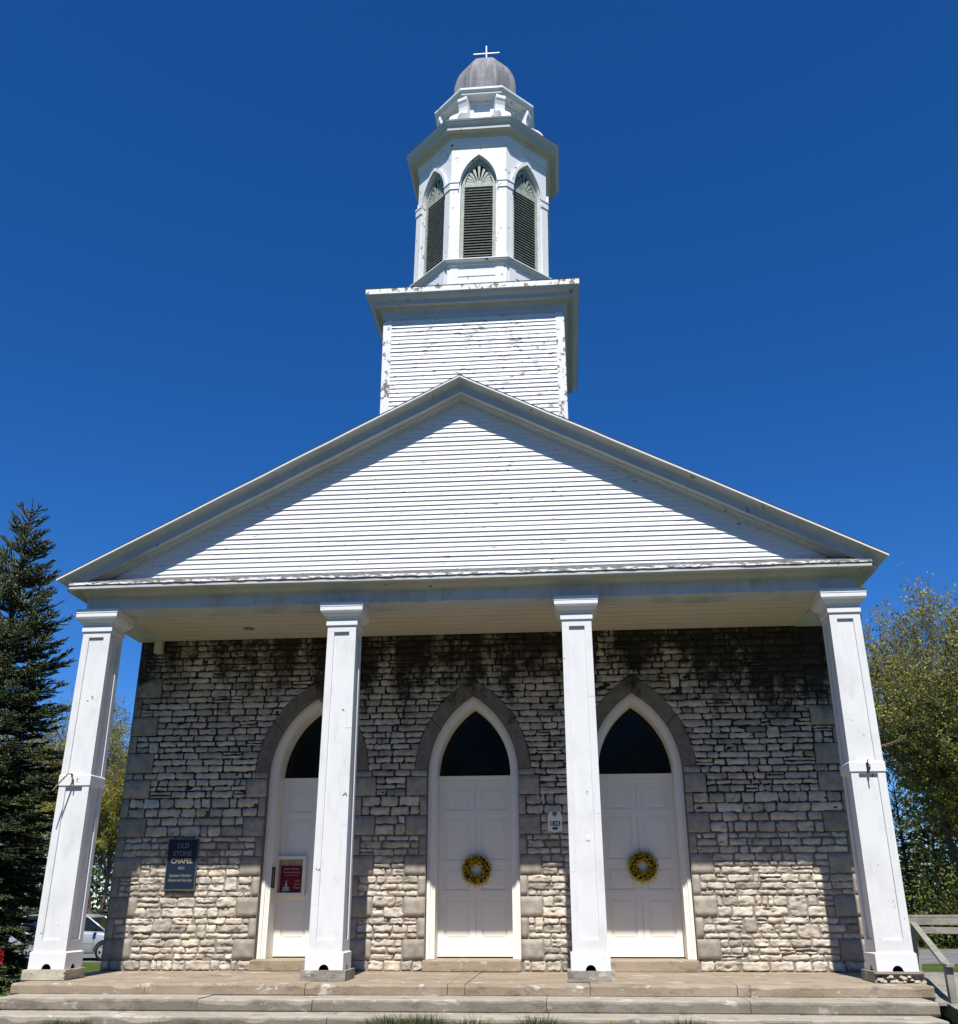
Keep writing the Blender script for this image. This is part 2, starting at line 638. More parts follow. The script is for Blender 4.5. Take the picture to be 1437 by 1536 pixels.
# dressed jamb blocks and corner quoins
lvz = {}
for z0, z1, lv in courses:
    a = lvz.get(lv, [9, -9]); lvz[lv] = [min(a[0], z0), max(a[1], z1)]
for lv, (z0, z1) in lvz.items():
    if lv < 0:
        continue
    cl = .50 if lv % 2 == 0 else .15
    patches.append((XL, XL + cl, XL, XL + cl, z0, z1, 1)); patches.append((XR - cl, XR, XR - cl, XR, z0, z1, 1))
    if lv < NL:
        w = .37 if lv % 2 == 0 else .125
        for dx in DOORX:
            patches.append((dx - OPW - w, dx - OPW, dx - OPW - w, dx - OPW, z0, z1, 1))
            patches.append((dx + OPW, dx + OPW + w, dx + OPW, dx + OPW + w, z0, z1, 1))
    if lv == NL:
        for dx in DOORX:
            patches.append((dx - 1.09, dx - OPW, dx - 1.09, dx - OPW, z0, z1, 1))
            patches.append((dx + OPW, dx + 1.09, dx + OPW, dx + 1.09, z0, z1, 1))

SV, SFc, ST, SP_, SR_ = [], [], [], [], []
off = 0
for (x0b, x1b, x0t, x1t, z0, z1, kd) in patches:
    if kd == 0:
        gp = rnd.uniform(.005, .010)
        cell = .019 if z0 < 1.75 else .034
    else:
        gp = .003; cell = .06
    x0b += gp; x0t += gp; x1b -= gp; x1t -= gp; z0 += gp; z1 -= gp
    wd, ht = max(x1b - x0b, x1t - x0t), z1 - z0
    if wd < .03 or ht < .02:
        continue
    nu, nv = max(3, int(wd / cell)), max(3, int(ht / cell))
    ed = .009 if kd == 0 else .006
    us = np.concatenate([[0, min(.3, ed / wd)], np.linspace(min(.3, ed / wd), 1 - min(.3, ed / wd), nu)[1:-1], [1 - min(.3, ed / wd), 1]])
    vs = np.concatenate([[0, min(.3, ed / ht)], np.linspace(min(.3, ed / ht), 1 - min(.3, ed / ht), nv)[1:-1], [1 - min(.3, ed / ht), 1]])
    u, v = np.meshgrid(us, vs)
    if kd == 0:
        jx = (vnoise(v * ht * 22 + off, u * 3, v * 0, 3) - .5) * .026; jz = (vnoise(u * wd * 18 + off, v * 3, v * 0, 5) - .5) * .026
        cr = .018 * (np.abs(2 * u - 1) ** 6) * (np.abs(2 * v - 1) ** 4) * np.sign(.5 - u)
    else:
        jx = jz = cr = 0 * u
    xx = (x0b + (x1b - x0b) * u) * (1 - v) + (x0t + (x1t - x0t) * u) * v + jx + cr
    zz = z0 + (z1 - z0) * v + jz
    prof = np.ones_like(u); prof[0, :] = prof[-1, :] = 0; prof[:, 0] = prof[:, -1] = 0
    tl = rnd.uniform(-1, 1) * .009 * (u - .5) * 2 + rnd.uniform(-1, 1) * .006 * (v - .5) * 2 if kd == 0 else 0 * u
    pr = rnd.uniform(.008, .026) if kd == 0 else rnd.uniform(.014, .02)
    depth = prof * (pr + tl) - (1 - prof) * .012
    SV.append(np.stack([xx, YW - depth, zz], -1).reshape(-1, 3))
    SP_.append(prof.ravel()); SR_.append(np.full(u.size, (rnd.uniform(.55, 1.3) if kd == 0 else .05)))
    if kd == 0:
        g0 = rnd.uniform(.43, .62); w0 = rnd.uniform(0, 1)
        col = (g0 * (1.02 + .03 * w0), g0 * (.945 - .012 * w0), g0 * (.83 - .07 * w0))
        if rnd.random() < .12:
            col = tuple(c * .68 for c in col)
    else:
        g0 = rnd.uniform(.32, .40); col = (g0, g0 * .91, g0 * .79)
    ST.append(np.tile(np.array(col), (u.size, 1)))
    a, bq = len(vs), len(us)
    q = np.arange((a - 1) * (bq - 1)); rr, cc = q // (bq - 1), q % (bq - 1)
    SFc.append(np.stack([rr * bq + cc, rr * bq + cc + 1, (rr + 1) * bq + cc + 1, (rr + 1) * bq + cc], -1) + off)
    off += u.size
V = np.concatenate(SV); prof = np.concatenate(SP_); rg = np.concatenate(SR_); T = np.concatenate(ST); Fq = np.concatenate(SFc)
wx = (fbm(V[:, 0] * 1.1, 0, V[:, 2] * 1.1, 2, 90) - .5) * .012
n1 = fbm(V[:, 0] * 9, 1.3, V[:, 2] * 24, 4, 21)
rid = 1 - np.abs(2 * fbm(V[:, 0] * 7, 4.4, V[:, 2] * 19, 3, 41) - 1)
V[:, 1] -= prof * rg * ((n1 - .5) * .060 + (rid - .75) * .040)
nst = len(V); nfst = len(Fq)
# mortar bed behind the stones, with the three door openings left open
MV, MF = [], []


def mq(x0b, x1b, x0t, x1t, z0, z1):
    k = len(MV) + nst
    MV.extend([(x0b, YW, z0), (x1b, YW, z0), (x1t, YW, z1), (x0t, YW, z1)]); MF.append([k, k + 1, k + 2, k + 3])


zl = [ZF - .5, SP] + [SP + OPH * (i + 1) / 16 for i in range(16)] + [ZCEIL + .3]
for za, zb in zip(zl, zl[1:]):
    xa, xb = XL + .01, XL + .01
    for dx in DOORX:
        wa, wb = hw(za + 1e-6, OPW, OPH), hw(zb - 1e-6, OPW, OPH)
        if za >= SP + OPH - 1e-6:
            wa = wb = 0
        if wa <= 0:
            continue
        mq(xa, dx - wa, xb, dx - wb, za, zb); xa, xb = dx + wa, dx + wb
    mq(xa, XR - .01, xb, XR - .01, za, zb)
V = np.concatenate([V, np.array(MV)]); T = np.concatenate([T, np.full((len(MV), 3), .2)])
midx = np.concatenate([np.zeros(nfst, np.int32), np.ones(len(MF), np.int32)])
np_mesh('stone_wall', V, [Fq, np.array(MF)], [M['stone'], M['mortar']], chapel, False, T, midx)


def mat_ashlar():
    t = NT('side_wall_rubble'); p = t.pos(); x, y, z = t.sep(p)
    cb = t.n.new('ShaderNodeCombineXYZ'); t.l.new(y, cb.inputs[0]); t.l.new(z, cb.inputs[1])
    br = t.n.new('ShaderNodeTexBrick'); t.l.new(cb.outputs[0], br.inputs['Vector'])
    br.inputs['Scale'].default_value = 1.0; br.inputs['Brick Width'].default_value = .34; br.inputs['Row Height'].default_value = .115
    br.inputs['Mortar Size'].default_value = .008
    br.inputs['Color1'].default_value = (.42, .40, .36, 1); br.inputs['Color2'].default_value = (.28, .265, .24, 1); br.inputs['Mortar'].default_value = (.09, .085, .075, 1)
    n = t.noise(p, 9, 5, .65)
    c = t.mix(t.step(n, .3, .7), t.mix(1.0, br.outputs[0], (.75, .72, .68), 'MULTIPLY'), br.outputs[0])
    return t.out(c, .9, .15, t.bump(n, .03, .7, t.bump(br.outputs['Fac'], -.02, 1)))


M['side'] = mat_ashlar()
YB = 17.0
for xa, xb in ((XL, XL + .5), (XR - .5, XR)):
    b = MB(); b.box(xa, xb, YW + .012, YB, GZ - .5, ZCEIL + .25)
    b.build('side_wall', M['side'], chapel)
b = MB(); b.box(XL + .5, XR - .5, YB - .5, YB - .003, GZ - .5, ZCEIL + .25)
b.build('rear_wall', M['side'], chapel)

# --- arches, frames and doors
for di, dx in enumerate(DOORX):
    # voussoirs: two long curved stones each side
    b = MB(); NN = 20
    oi_, oo_ = outline(OPW, OPH, SP + .085, n=NN), outline(ARCW, ARCH, SP + .085, n=NN)
    zi = [p for p in oi_]; zo = [p for p in oo_]
    first = 2
    segs = [(1, 1 + NN // 2), (1 + NN // 2, 1 + NN)]
    for sgn in (-1, 1):
        for (s0, s1) in segs:
            pts_i, pts_o = [], []
            for k in range(s0, s1 + 1):
                f = (k - s0) / (s1 - s0)
                e = .012 if k == s0 else (-.012 if k == s1 else 0)
                xi, zi_ = oi_[k]; xo, zo_ = oo_[k]
                if s0 == 1 and k == 1:
                    zi_ = zo_ = SP + .088
                pts_i.append((xi * -sgn if sgn > 0 else xi, zi_)); pts_o.append((xo * -sgn if sgn > 0 else xo, zo_))
            # small joints
            def sh(A, B, t): return (A[0] + (B[0] - A[0]) * t, A[1] + (B[1] - A[1]) * t)
            pts_i[0], pts_o[0] = sh(pts_i[0], pts_i[1], .07), sh(pts_o[0], pts_o[1], .07)
            pts_i[-1], pts_o[-1] = sh(pts_i[-1], pts_i[-2], .07), sh(pts_o[-1], pts_o[-2], .07)
            ring = []
            for (xi, z_i), (xo, z_o) in zip(pts_i, pts_o):
                ring.append([(dx + xi, YW - .022, z_i), (dx + xo, YW - .022, z_o), (dx + xo, YW + .03, z_o), (dx + xi, YW + .2, z_i)])
            b.loft(ring)
    for sg in (-1, 1):
        xa, xb = sorted((dx + sg * .8005, dx + sg * .95))
        b.box(xa, xb, YW + .0135, YW + .5, ZF, SP + .10)
    o = b.build('arch_surround', M['stone'], chapel, bevel=.004)
    me = o.data; a = me.color_attributes.new('tint', 'FLOAT_COLOR', 'POINT')
    a.data.foreach_set('color', np.tile([.20, .175, .15, 1.0], len(me.vertices)).astype(np.float32))
    # timber door set deep in the opening
    d = MB(); Y0 = 2.87
    W2, zb, zt = .655, .05, 2.955
    panels = [(2.44, 2.82), (1.60, 2.315), (1.105, 1.47), (.32, .966)]
    pc = [(-.545, -.105), (.105, .545)]
    zs_ = [zb] + [q for p in panels[::-1] for q in p] + [zt]
    for k in range(0, len(zs_), 2):                                       # rails
        d.box(dx - W2, dx + W2, Y0, Y0 + .06, zs_[k], zs_[k + 1])
    for (za, zc) in panels:
        for xa, xb in ((-W2, pc[0][0]), (pc[0][1], -.002), (.002, pc[1][0]), (pc[1][1], W2)):
            d.box(dx + xa, dx + xb, Y0, Y0 + .06, za, zc)
        for (xa, xb) in pc:                                               # sunk panel with a raised field
            d.box(dx + xa, dx + xb, Y0 + .014, Y0 + .05, za, zc)
            e = .055
            d.loft([[(dx + xa + .025, Y0 + .0138, za + .025), (dx + xb - .025, Y0 + .0138, za + .025), (dx + xb - .025, Y0 + .0138, zc - .025), (dx + xa + .025, Y0 + .0138, zc - .025)],
                    [(dx + xa + e, Y0 + .006, za + e), (dx + xb - e, Y0 + .006, za + e), (dx + xb - e, Y0 + .006, zc - e), (dx + xa + e, Y0 + .006, zc - e)]])
    door = d.build('door', M['door'], chapel, bevel=.003)
    f = MB()
    def frame_ring(w0, h0, w1, h1, ya, yb):
        A, B = outline(w0, h0, .03, n=16), outline(w1, h1, .03, n=16)
        ring = [[(dx + a_[0], ya, a_[1]), (dx + b_[0], ya, b_[1]), (dx + b_[0], yb, b_[1]), (dx + a_[0], yb, a_[1])] for a_, b_ in zip(A, B)]
        f.loft(ring)
    frame_ring(.797, 1.395, .735, 1.315, 2.40, 2.94)
    frame_ring(.7348, 1.3145, .70, 1.27, 2.435, 2.94)
    frame_ring(.6998, 1.2695, .656, 1.215, 2.455, 2.94)
    f.box(dx - .655, dx + .655, 2.83, 2.93, 2.957, 3.035)                  # transom bar
    f.box(dx - .655, dx + .655, 2.815, 2.829, 3.0, 3.03)
    f.build('door_frame', M['door'], door, bevel=.004)
    gl = MB()
    A = outline(.656, 1.215, 3.036, zs=SP, n=16)
    gl.loft([[(dx + x, 2.885, max(z, 3.036)) for x, z in A], [(dx + x, 2.90, max(z, 3.036)) for x, z in A]])
    tw = gl.build('transom_window', M['glass'], door)
    mt = MB()
    for k in range(1, 8):                                                  # fan glazing bars, almost lost in the dark
        a = PI * k / 8
        r1 = .30 if k % 2 else .30
        mt.tube([(dx + .09 * math.cos(a), 2.878, 3.05 + .09 * math.sin(a)), (dx + r1 * math.cos(a), 2.878, 3.05 + r1 * math.sin(a) * 1.1)], .007, 5)
    mt.tube([(dx + .1 * math.cos(PI * k / 12), 2.877, 3.04 + .1 * math.sin(PI * k / 12)) for k in range(13)], .008, 5)
    mt.build('glazing_bars', mat_flat('dark_bars', (.009, .011, .009), .5, .3) if di == 0 else bpy.data.materials['dark_bars'], tw)
    s_ = MB(); s_.box(dx - .82, dx + .80, 2.10, 2.95, ZF + .002, .028)
    s_.build('threshold', M['sill'], door, bevel=.012)
    if di == 0:
        h_ = MB(); xj = dx - .654
        for ya, yb, za, zb_ in ((2.47, 2.492, 1.15, 1.49), (2.588, 2.61, 1.15, 1.49), (2.4925, 2.5875, 1.15, 1.172), (2.4925, 2.5875, 1.468, 1.49)):
            h_.box(xj - .001, xj + .022, ya, yb, za, zb_)
        h_.build('door_handle', M['iron'], door, bevel=.003)

# --- columns
CXS = (-5.663, -1.5, 2.3313, 6.5328)
CYC = 0.28                       # column axis depth


def ring_sq(cx, cy, a, z): return [(cx - a, cy - a, z), (cx + a, cy - a, z), (cx + a, cy + a, z), (cx - a, cy + a, z)]


def panel_shaft(b, cx, cy, a0, a1, z0, z1, pz0, pz1, rec=.035, st=.112):
    """square tapered shaft with a sunk panel on every face"""
    def A(z): return a0 + (a1 - a0) * (z - z0) / (z1 - z0)
    b.loft([ring_sq(cx, cy, A(z0) - rec, z0), ring_sq(cx, cy, A(z1) - rec, z1)])
    for k in range(4):
        c, s = math.cos(k * PI / 2), math.sin(k * PI / 2)
        def P(u, n, z): return (cx + c * u + s * n, cy + s * u - c * n, z)
        def blk(u0b, u1b, u0t, u1t, za, zb_):
            b.loft([[P(u0b, A(za) - rec - .004, za), P(u1b, A(za) - rec - .004, za), P(u1b, A(za), za), P(u0b, A(za), za)],
                    [P(u0t, A(zb_) - rec - .004, zb_), P(u1t, A(zb_) - rec - .004, zb_), P(u1t, A(zb_), zb_), P(u0t, A(zb_), zb_)]])
        e = rec if k % 2 else 0.0       # butt the corners
        blk(-A(z0) + e, A(z0) - e, -A(pz0) + e, A(pz0) - e, z0, pz0)
        blk(-A(pz1) + e, A(pz1) - e, -A(z1) + e, A(z1) - e, pz1, z1)
        blk(-A(pz0) + e, -A(pz0) + st, -A(pz1) + e, -A(pz1) + st, pz0, pz1)
        blk(A(pz0) - st, A(pz0) - e, A(pz1) - st, A(pz1) - e, pz0, pz1)


for ci, cx in enumerate(CXS):
    b = MB()
    if ci in (0, 3):
        panel_shaft(b, cx, CYC, .254, .248, .226, 2.70, .40, 2.66)
        panel_shaft(b, cx, CYC, .2475, .236, 2.701, 5.12, 2.76, 5.03, rec=.03)
    else:
        panel_shaft(b, cx, CYC, .252, .236, .226, 5.12, .40, 5.02)
    for zj, sg in ((rnd.uniform(.8, 1.5), -1), (rnd.uniform(1.6, 2.3), 1), (rnd.uniform(3.2, 4.2), rnd.choice((-1, 1)))):
        aj = .2505 - .012 * (zj - .2) / 4.9
        b.box(cx + sg * (aj - .055) - .05, cx + sg * (aj - .055) + .05, CYC - aj - .0035, CYC - aj + .01, zj, zj + .004)
    colm = b.build('column', M['paint_col'], chapel, bevel=.004)
    c = MB()
    prof_ = [(.232, 5.118), (.258, 5.128), (.258, 5.205), (.245, 5.207), (.245, 5.235), (.272, 5.25), (.272, 5.27), (.30, 5.285), (.335, 5.325), (.345, 5.345), (.352, 5.36), (.352, 5.412), (.346, 5.416), (.357, 5.424), (.359, 5.492)]
    c.loft([ring_sq(cx, CYC, a, z) for a, z in prof_])
    c.build('capital', M['paint'], colm, bevel=.003)
    # base block: four boards, each with a half-round vent cut at the bottom
    c = MB(); vz, hb = .07, .224
    for k in range(4):
        cc, ss = math.cos(k * PI / 2), math.sin(k * PI / 2)
        ww = .28 if k % 2 == 0 else .25
        arc = [(.075 * math.cos(PI - PI * i / 12), .075 * math.sin(PI - PI * i / 12) + .002) for i in range(13)]
        poly = [(-ww, .002)] + arc + [(ww, .002), (ww, hb), (-ww, hb)]
        def P(u, n, z): return (cx + cc * u + ss * n, CYC + ss * u - cc * n, z)
        for nn_, i0 in ((.28, 1), (.25, -1)):
            pass
        half1 = [(-ww, .002)] + arc[:7] + [(0, hb), (-ww, hb)]
        half2 = arc[6:] + [(ww, .002), (ww, hb), (0, hb)]
        for hp in (half1, half2):
            c.loft([[P(u, .28, z) for u, z in hp], [P(u, .25, z) for u, z in hp]])
    c.loft([ring_sq(cx, CYC, .28, hb + .0005), ring_sq(cx, CYC, .262, hb + .012), ring_sq(cx, CYC, .256, hb + .02)])
    bs = c.build('base_block', M['paint'], colm)
    v = MB(); v.loft([ring_sq(cx, CYC, .2, .004), ring_sq(cx, CYC, .2, .2)])
    v.build('vent_shade_block', M['black'], bs)  # solid black block stands for the shade inside the vents
    # stone pedestal
    p = MB(); a = .335
    n = 7
    zt_, zb_ = -.001, ZF + .003
    pm = M['plinth_pale'] if ci == 0 else M['plinth']
    for (z0, z1, aa, ov) in ((zb_, zt_, a, 0),):
        per = []
        N4 = 20
        for k in range(4):
            for i in range(N4):
                u = -1 + 2 * i / N4
                P4 = [(u, -1), (1, u), (-u, 1), (-1, -u)][k]
                per.append(P4)
        rings = []
        for j, f in enumerate(np.linspace(0, 1, 7)):
            zz = z0 + (z1 - z0) * f
            row = []
            for i, (px, py) in enumerate(per):
                jit = .006
                worn = 0.0
                if ci == 3 and f < .8 and py < -.9:
                    worn = .10 * vnoise(px * 5 + 9, zz * 30, 2.0, 5) ** 1.0 + .02
                if ci == 3 and f >= .8:
                    worn = -.004
                if ci == 0 and px > .9 and f < .7:
                    worn = .05 * vnoise(py * 4 + 2, zz * 25, 1.0, 9)
                rr = aa - jit * vnoise(px * 6, py * 6, zz * 20, 8) - worn
                row.append((cx + px * rr, CYC + py * rr, zz))
            rings.append(row)
        p.loft(rings)
    p.build('pedestal_stone', pm, colm)
    if ci == 3:      # crumbled chips lying in the worn pedestal
        ch = MB()
        for k in range(26):
            x, y = cx + rnd.uniform(-.33, .33), CYC - .335 + rnd.uniform(-.03, .07)
            s0 = rnd.uniform(.018, .045); zz = ZF + .004 + rnd.uniform(0, .07) * (1 if y > CYC - .32 else .2)
            pts = [(x + s0 * rnd.uniform(.6, 1.3) * math.cos(2 * PI * q / 6), y + s0 * .8 * math.sin(2 * PI * q / 6)) for q in range(6)]
            ch.loft([[(a_, b_, zz) for a_, b_ in pts], [(x + (a_ - x) * .8, y + (b_ - y) * .8, zz + s0 * rnd.uniform(.4, .9)) for a_, b_ in pts]])
        ch.build('stone_rubble', M['plinth_pale'], colm)['kind'] = 'stuff'
    if ci in (0, 3):
        bd = MB(); z0, z1 = (2.63, 2.80) if ci == 0 else (2.685, 2.835)
        bd.loft([ring_sq(cx, CYC, .262, z0), ring_sq(cx, CYC, .262, z1 - .02), ring_sq(cx, CYC, .2505, z1)])
        band = bd.build('band', M['paint_worn'], colm, bevel=.003)
        hk = MB()
        if ci == 0:
            hk.tube([(cx - .02, .015, 2.70), (cx - .03, -.05, 2.80), (cx - .06, -.11, 2.79), (cx - .12, -.2, 2.66), (cx - .17, -.29, 2.52)], [.012, .013, .013, .012, .010], 7)
            hk.tube([(cx - .005, .014, 2.645), (cx - .005, -.03, 2.66), (cx - .005, -.05, 2.72), (cx - .01, -.04, 2.80)], .010, 6)
        else:
            hk.box(cx - .018, cx + .018, .004, .017, 2.66, 2.81)
            hk.tube([(cx, .01, 2.72), (cx, -.07, 2.70), (cx, -.10, 2.735), (cx, -.085, 2.775)], .010, 6)
            hk.tube([(cx, .012, 2.80), (cx + .004, -.035, 2.845), (cx, -.035, 2.80)], .009, 6)
        hk.build('hook', M['rope'] if ci == 0 else M['iron'], band)
    if ci == 2:
        hx = MB(); FRY = CYC - .212
        hx.loft([[(cx + .04 + .036 * math.cos(PI / 6 + PI / 3 * k), FRY, 1.78 + .044 * math.sin(PI / 6 + PI / 3 * k)) for k in range(6)],
                 [(cx + .04 + .031 * math.cos(PI / 6 + PI / 3 * k), FRY - .008, 1.78 + .039 * math.sin(PI / 6 + PI / 3 * k)) for k in range(6)]])
        hx.build('hexagonal_plate', M['paint'], colm)

# --- entablature
AX0, AX1 = -5.909, 6.779
b = MB()
ZA = 5.496
b.box(AX0, AX1, .034, .53, ZA, 5.72)
b.box(AX0, AX1, .05, .5, 5.72, 5.90)
for xa, xb in ((AX0, AX0 + .495), (AX1 - .495, AX1)):
    b.box(xa, xb, .532, YW - .03, ZA + .004, 5.80)
b.box(AX0 + .52, AX1 - .52, .532, .56, ZA - .004, ZA + .05)       # trim along the soffit edge
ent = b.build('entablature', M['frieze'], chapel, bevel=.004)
hc = MB()
prof_ = [(.034, 5.700), (.012, 5.703), (.006, 5.725), (-.02, 5.745), (-.055, 5.77), (-.07, 5.79), (-.075, 5.802), (-.255, 5.797), (-.262, 5.783), (-.28, 5.783), (-.28, 5.832), (-.262, 5.836), (-.262, 5.848), (-.292, 5.850), (-.292, 5.868), (.05, 6.035)]
hx0, hx1 = AX0 + .02, AX1 - .02


def hc_ring(yo, z, sx):
    o_ = .034 - yo       # projection
    return None


rings = []
for k, sgn in enumerate((-1, 1)):
    pass
for xe, sgn in ((AX0, -1), (AX1, 1)):
    rings.append([(xe + sgn * min(.24, max(0, .034 - y) * .62), y, z) for y, z in prof_] + [(xe, .06, 5.70)])
# jagged, warped line along the length like old woodwork
NX = 60
sect = []
for i in range(NX + 1):
    f = i / NX
    wob = .006 * math.sin(f * 9) + .004 * (vnoise(f * 40, 0, 0, 4) - .5)
    sect.append([(p[0] + (q[0] - p[0]) * f, p[1], p[2] + wob) for p, q in zip(rings[0], rings[1])])
hc.loft(sect)
hcm = hc.build('horizontal_cornice', [M['trim']], ent)
fl = MB()
for i in range(NX * 3):
    f0, f1 = i / (NX * 3), (i + 1) / (NX * 3)
    xa, xb = AX0 - .195 + (AX1 - AX0 + .39) * f0, AX0 - .195 + (AX1 - AX0 + .39) * f1
    ragged = vnoise(f0 * 120, 1, 0, 3); ragged2 = vnoise(f1 * 120, 1, 0, 3)
    mid = 1.0 if .12 < f0 < .93 else .25
    wob0 = .006 * math.sin(f0 * 9)
    fl.face([(xa, -.2945 - .008 * ragged * mid, 5.848 + wob0 - .011 * ragged * mid), (xb, -.2945 - .008 * ragged2 * mid, 5.848 + wob0 - .011 * ragged2 * mid), (xb, -.29, 5.885 + wob0), (xa, -.29, 5.885 + wob0)])
    fl.face([(xa, -.29, 5.885 + wob0), (xb, -.29, 5.885 + wob0), (xb, .03, 6.045), (xa, .03, 6.045)], 1)
fl.build('cornice_flashing', [M['flash'], mat_flat('dark_roof_membrane', (.10, .10, .105), .8, .2, .5, 14)], ent)

# --- porch ceiling
b = MB()
cx0, cx1 = AX0 + .497, AX1 - .497
nb = 18
for i in range(nb):
    ya, yb = .562 + (YW - .06 - .562) * i / nb, .562 + (YW - .06 - .562) * (i + 1) / nb
    b.box(cx0, cx1, ya + .003, yb - .003, ZCEIL + .004 * (i % 3 == 1), ZCEIL + .03)
b.box(cx0, cx1, .562, YW + .3, ZCEIL + .031, ZCEIL + .2)
ceil = b.build('porch_ceiling', M['ceil'], chapel)
b = MB()
b.loft([[(-3.53 + r * math.cos(2 * PI * k / 24), 1.45 + r * math.sin(2 * PI * k / 24), z) for k in range(24)] for r, z in ((.10, ZCEIL - .001), (.098, ZCEIL - .012), (.07, ZCEIL - .014), (.06, ZCEIL - .004))])
b.build('ceiling_vent', mat_flat('tan_vent_cover', (.22, .18, .13), .6, .3), ceil)
b = MB(); b.box(AX0 + .36, AX0 + .49, 2.10, 2.235, 5.27, ZA)
b.build('corner_bracket', M['ceil'], ceil)

# --- pediment
XP, ZAP, SL = 0.458, 9.525, 0.524
HALF = 6.765


def zr(x): return ZAP - SL * abs(x - XP)


b = MB(); YT = .05
z = 5.93; ex = .0855
rr = random.Random(3)
while z < 9.2:
    z1 = min(z + ex, 9.2)
    # board follows the rake (ends run under the raking cornice)
    def half(zz): return max(0.0, (ZAP - .30 - zz) / SL)
    h0, h1 = half(z), half(z1)
    if h0 < .05:
        break
    cuts = [-h0] + sorted(rr.uniform(-h0, h0) for _ in range(2 if h0 > 3 else (1 if h0 > 1.5 else 0))) + [h0]
    for q, (a, c) in enumerate(zip(cuts, cuts[1:])):
        ta = -h1 if q == 0 else a
        tc = h1 if q == len(cuts) - 2 else c
        a2, c2 = (a if q == 0 else a + .001), (c if q == len(cuts) - 2 else c - .001)
        wb = rr.uniform(-.003, .003)
        yb = YT - .021 + rr.uniform(-.002, .002)
        b.loft([[(XP + a2, yb, z + wb), (XP + c2, yb, z - wb), (XP + c2, YT + .02, z - wb), (XP + a2, YT + .02, z + wb)],
                [(XP + ta, YT, z1 + .012), (XP + tc, YT, z1 + .012), (XP + tc, YT + .02, z1 + .012), (XP + ta, YT + .02, z1 + .012)]])
    z = z1
ped = b.build('pediment_siding', M['siding'], chapel)
prof_ = [(-.318, .030), (-.318, .056), (-.308, .060), (-.285, .073), (-.262, .092), (-.240, .108), (-.217, .122), (-.205, .140), (-.200, .150), (-.198, .222), (-.192, .224), (-.200, .278), (-.085, .281), (-.08, .300), (-.06, .306), (-.03, .325), (-.022, .345), (.005, .349), (.05, .36), (.05, .03)]


def x_end(y):
    """half length of a cornice member, mitred with the eaves return"""
    return HALF - .41 + .41 * min(1.03, max(0.0, (.05 - y) / .368))


def rake(side, prof):
    b_ = MB()
    N = 30
    rs = []
    for i in range(N + 1):
        f = i / N
        w = .004 * (vnoise(f * 18 + (5 if side > 0 else 0), 0, 0, 6) - .5) * 2 * (1 if i < N else 0)
        rs.append([(XP + side * x_end(y) * f, y, zr(XP + x_end(y) * f) - h + w) for y, h in prof])
    b_.loft(rs)
    return b_


for side in (-1, 1):
    o = rake(side, prof_).build('raking_cornice', M['trim'], ped)
# bright drip edge
for side in (-1, 1):
    rake(side, [(-.347, .030), (-.347, .055), (-.3185, .055), (-.3185, .030)]).build('drip_edge', M['paint'], ped)
# roof
b = MB()
for side in (-1, 1):
    b.loft([[(XP, -.335, ZAP + .002), (XP + side * (HALF + .02), -.335, zr(XP + HALF + .02)), (XP + side * (HALF + .02), -.335, zr(XP + HALF + .02) - .028), (XP, -.335, ZAP - .027)],
            [(XP, YB + .3, ZAP + .002), (XP + side * (HALF + .02), YB + .3, zr(XP + HALF + .02)), (XP + side * (HALF + .02), YB + .3, zr(XP + HALF + .02) - .028), (XP, YB + .3, ZAP - .027)]])
    # gable backing so that no light leaks into the loft
b.face([(XP - HALF + .3, .09, 5.9), (XP + HALF - .3, .09, 5.9), (XP, .09, ZAP - .05)])
b.face([(XP - HALF + .3, YB, 5.75), (XP + HALF - .3, YB, 5.75), (XP, YB, ZAP - .05)])
roof = b.build('roof', M['shingle'], chapel)
for side in (-1, 1):          # eaves along the flanks
    b = MB()
    b.loft([[(XP + side * x_end(y), y, zr(XP + x_end(y)) - h) for y, h in prof_], [(XP + side * x_end(y), YB + .2, zr(XP + x_end(y)) - h) for y, h in prof_]])
    b.build('eave_cornice', M['trim'], roof)

# --- tower
TX, TY, TA = 0.44, 4.37, 1.93


def sweep(b, prof, n, cx, cy, rot, cxf=None):
    rings = []
    for a, z in prof:
        r = a / math.cos(PI / n); xo = cxf(z) if cxf else cx
        rings.append([(xo + r * math.cos(rot + 2 * PI * k / n), cy + r * math.sin(rot + 2 * PI * k / n), z) for k in range(n)])
    b.loft(rings)


b = MB(); z = 9.0; ex = .0985
CB = .175
rr = random.Random(5)
while z < 12.62:
    z1 = z + ex
    for k in range(4):
        c, s = math.cos(k * PI / 2), math.sin(k * PI / 2)
        def P(u, n, zz): return (TX + c * u + s * n, TY + s * u - c * n, zz)
        L = TA - CB + .004
        cuts = [-L] + ([rr.uniform(-L, L)] if rr.random() < .8 else []) + [L]
        for a, d in zip(cuts, cuts[1:]):
            w = rr.uniform(-.005, .005) if k == 0 else 0; yb = TA - .002 + rr.uniform(-.004, .004)
            b.loft([[P(a + .001, yb, z + w), P(d - .001, yb, z - w), P(d - .001, TA - .04, z - w), P(a + .001, TA - .04, z + w)],
                    [P(a + .001, TA - .022, z1 + .01), P(d - .001, TA - .022, z1 + .01), P(d - .001, TA - .04, z1 + .01), P(a + .001, TA - .04, z1 + .01)]])
    z = z1
b.box(TX - TA + .05, TX + TA - .05, TY - TA + .05, TY + TA - .05, 7.5, 13.0)
tower = b.build('tower', M['siding_peel'], chapel)
for sx in (-1, 1):
    for sy in (-1, 1):
        b = MB()
        x0, x1 = sorted((TX + sx * (TA + .006), TX + sx * (TA - CB)))
        y0, y1 = sorted((TY + sy * (TA + .006), TY + sy * (TA - CB)))
        b.box(x0, x1, y0, y1, 8.6, 12.7)
        b.build('corner_board', M['paint_peel'] , tower, bevel=.004)
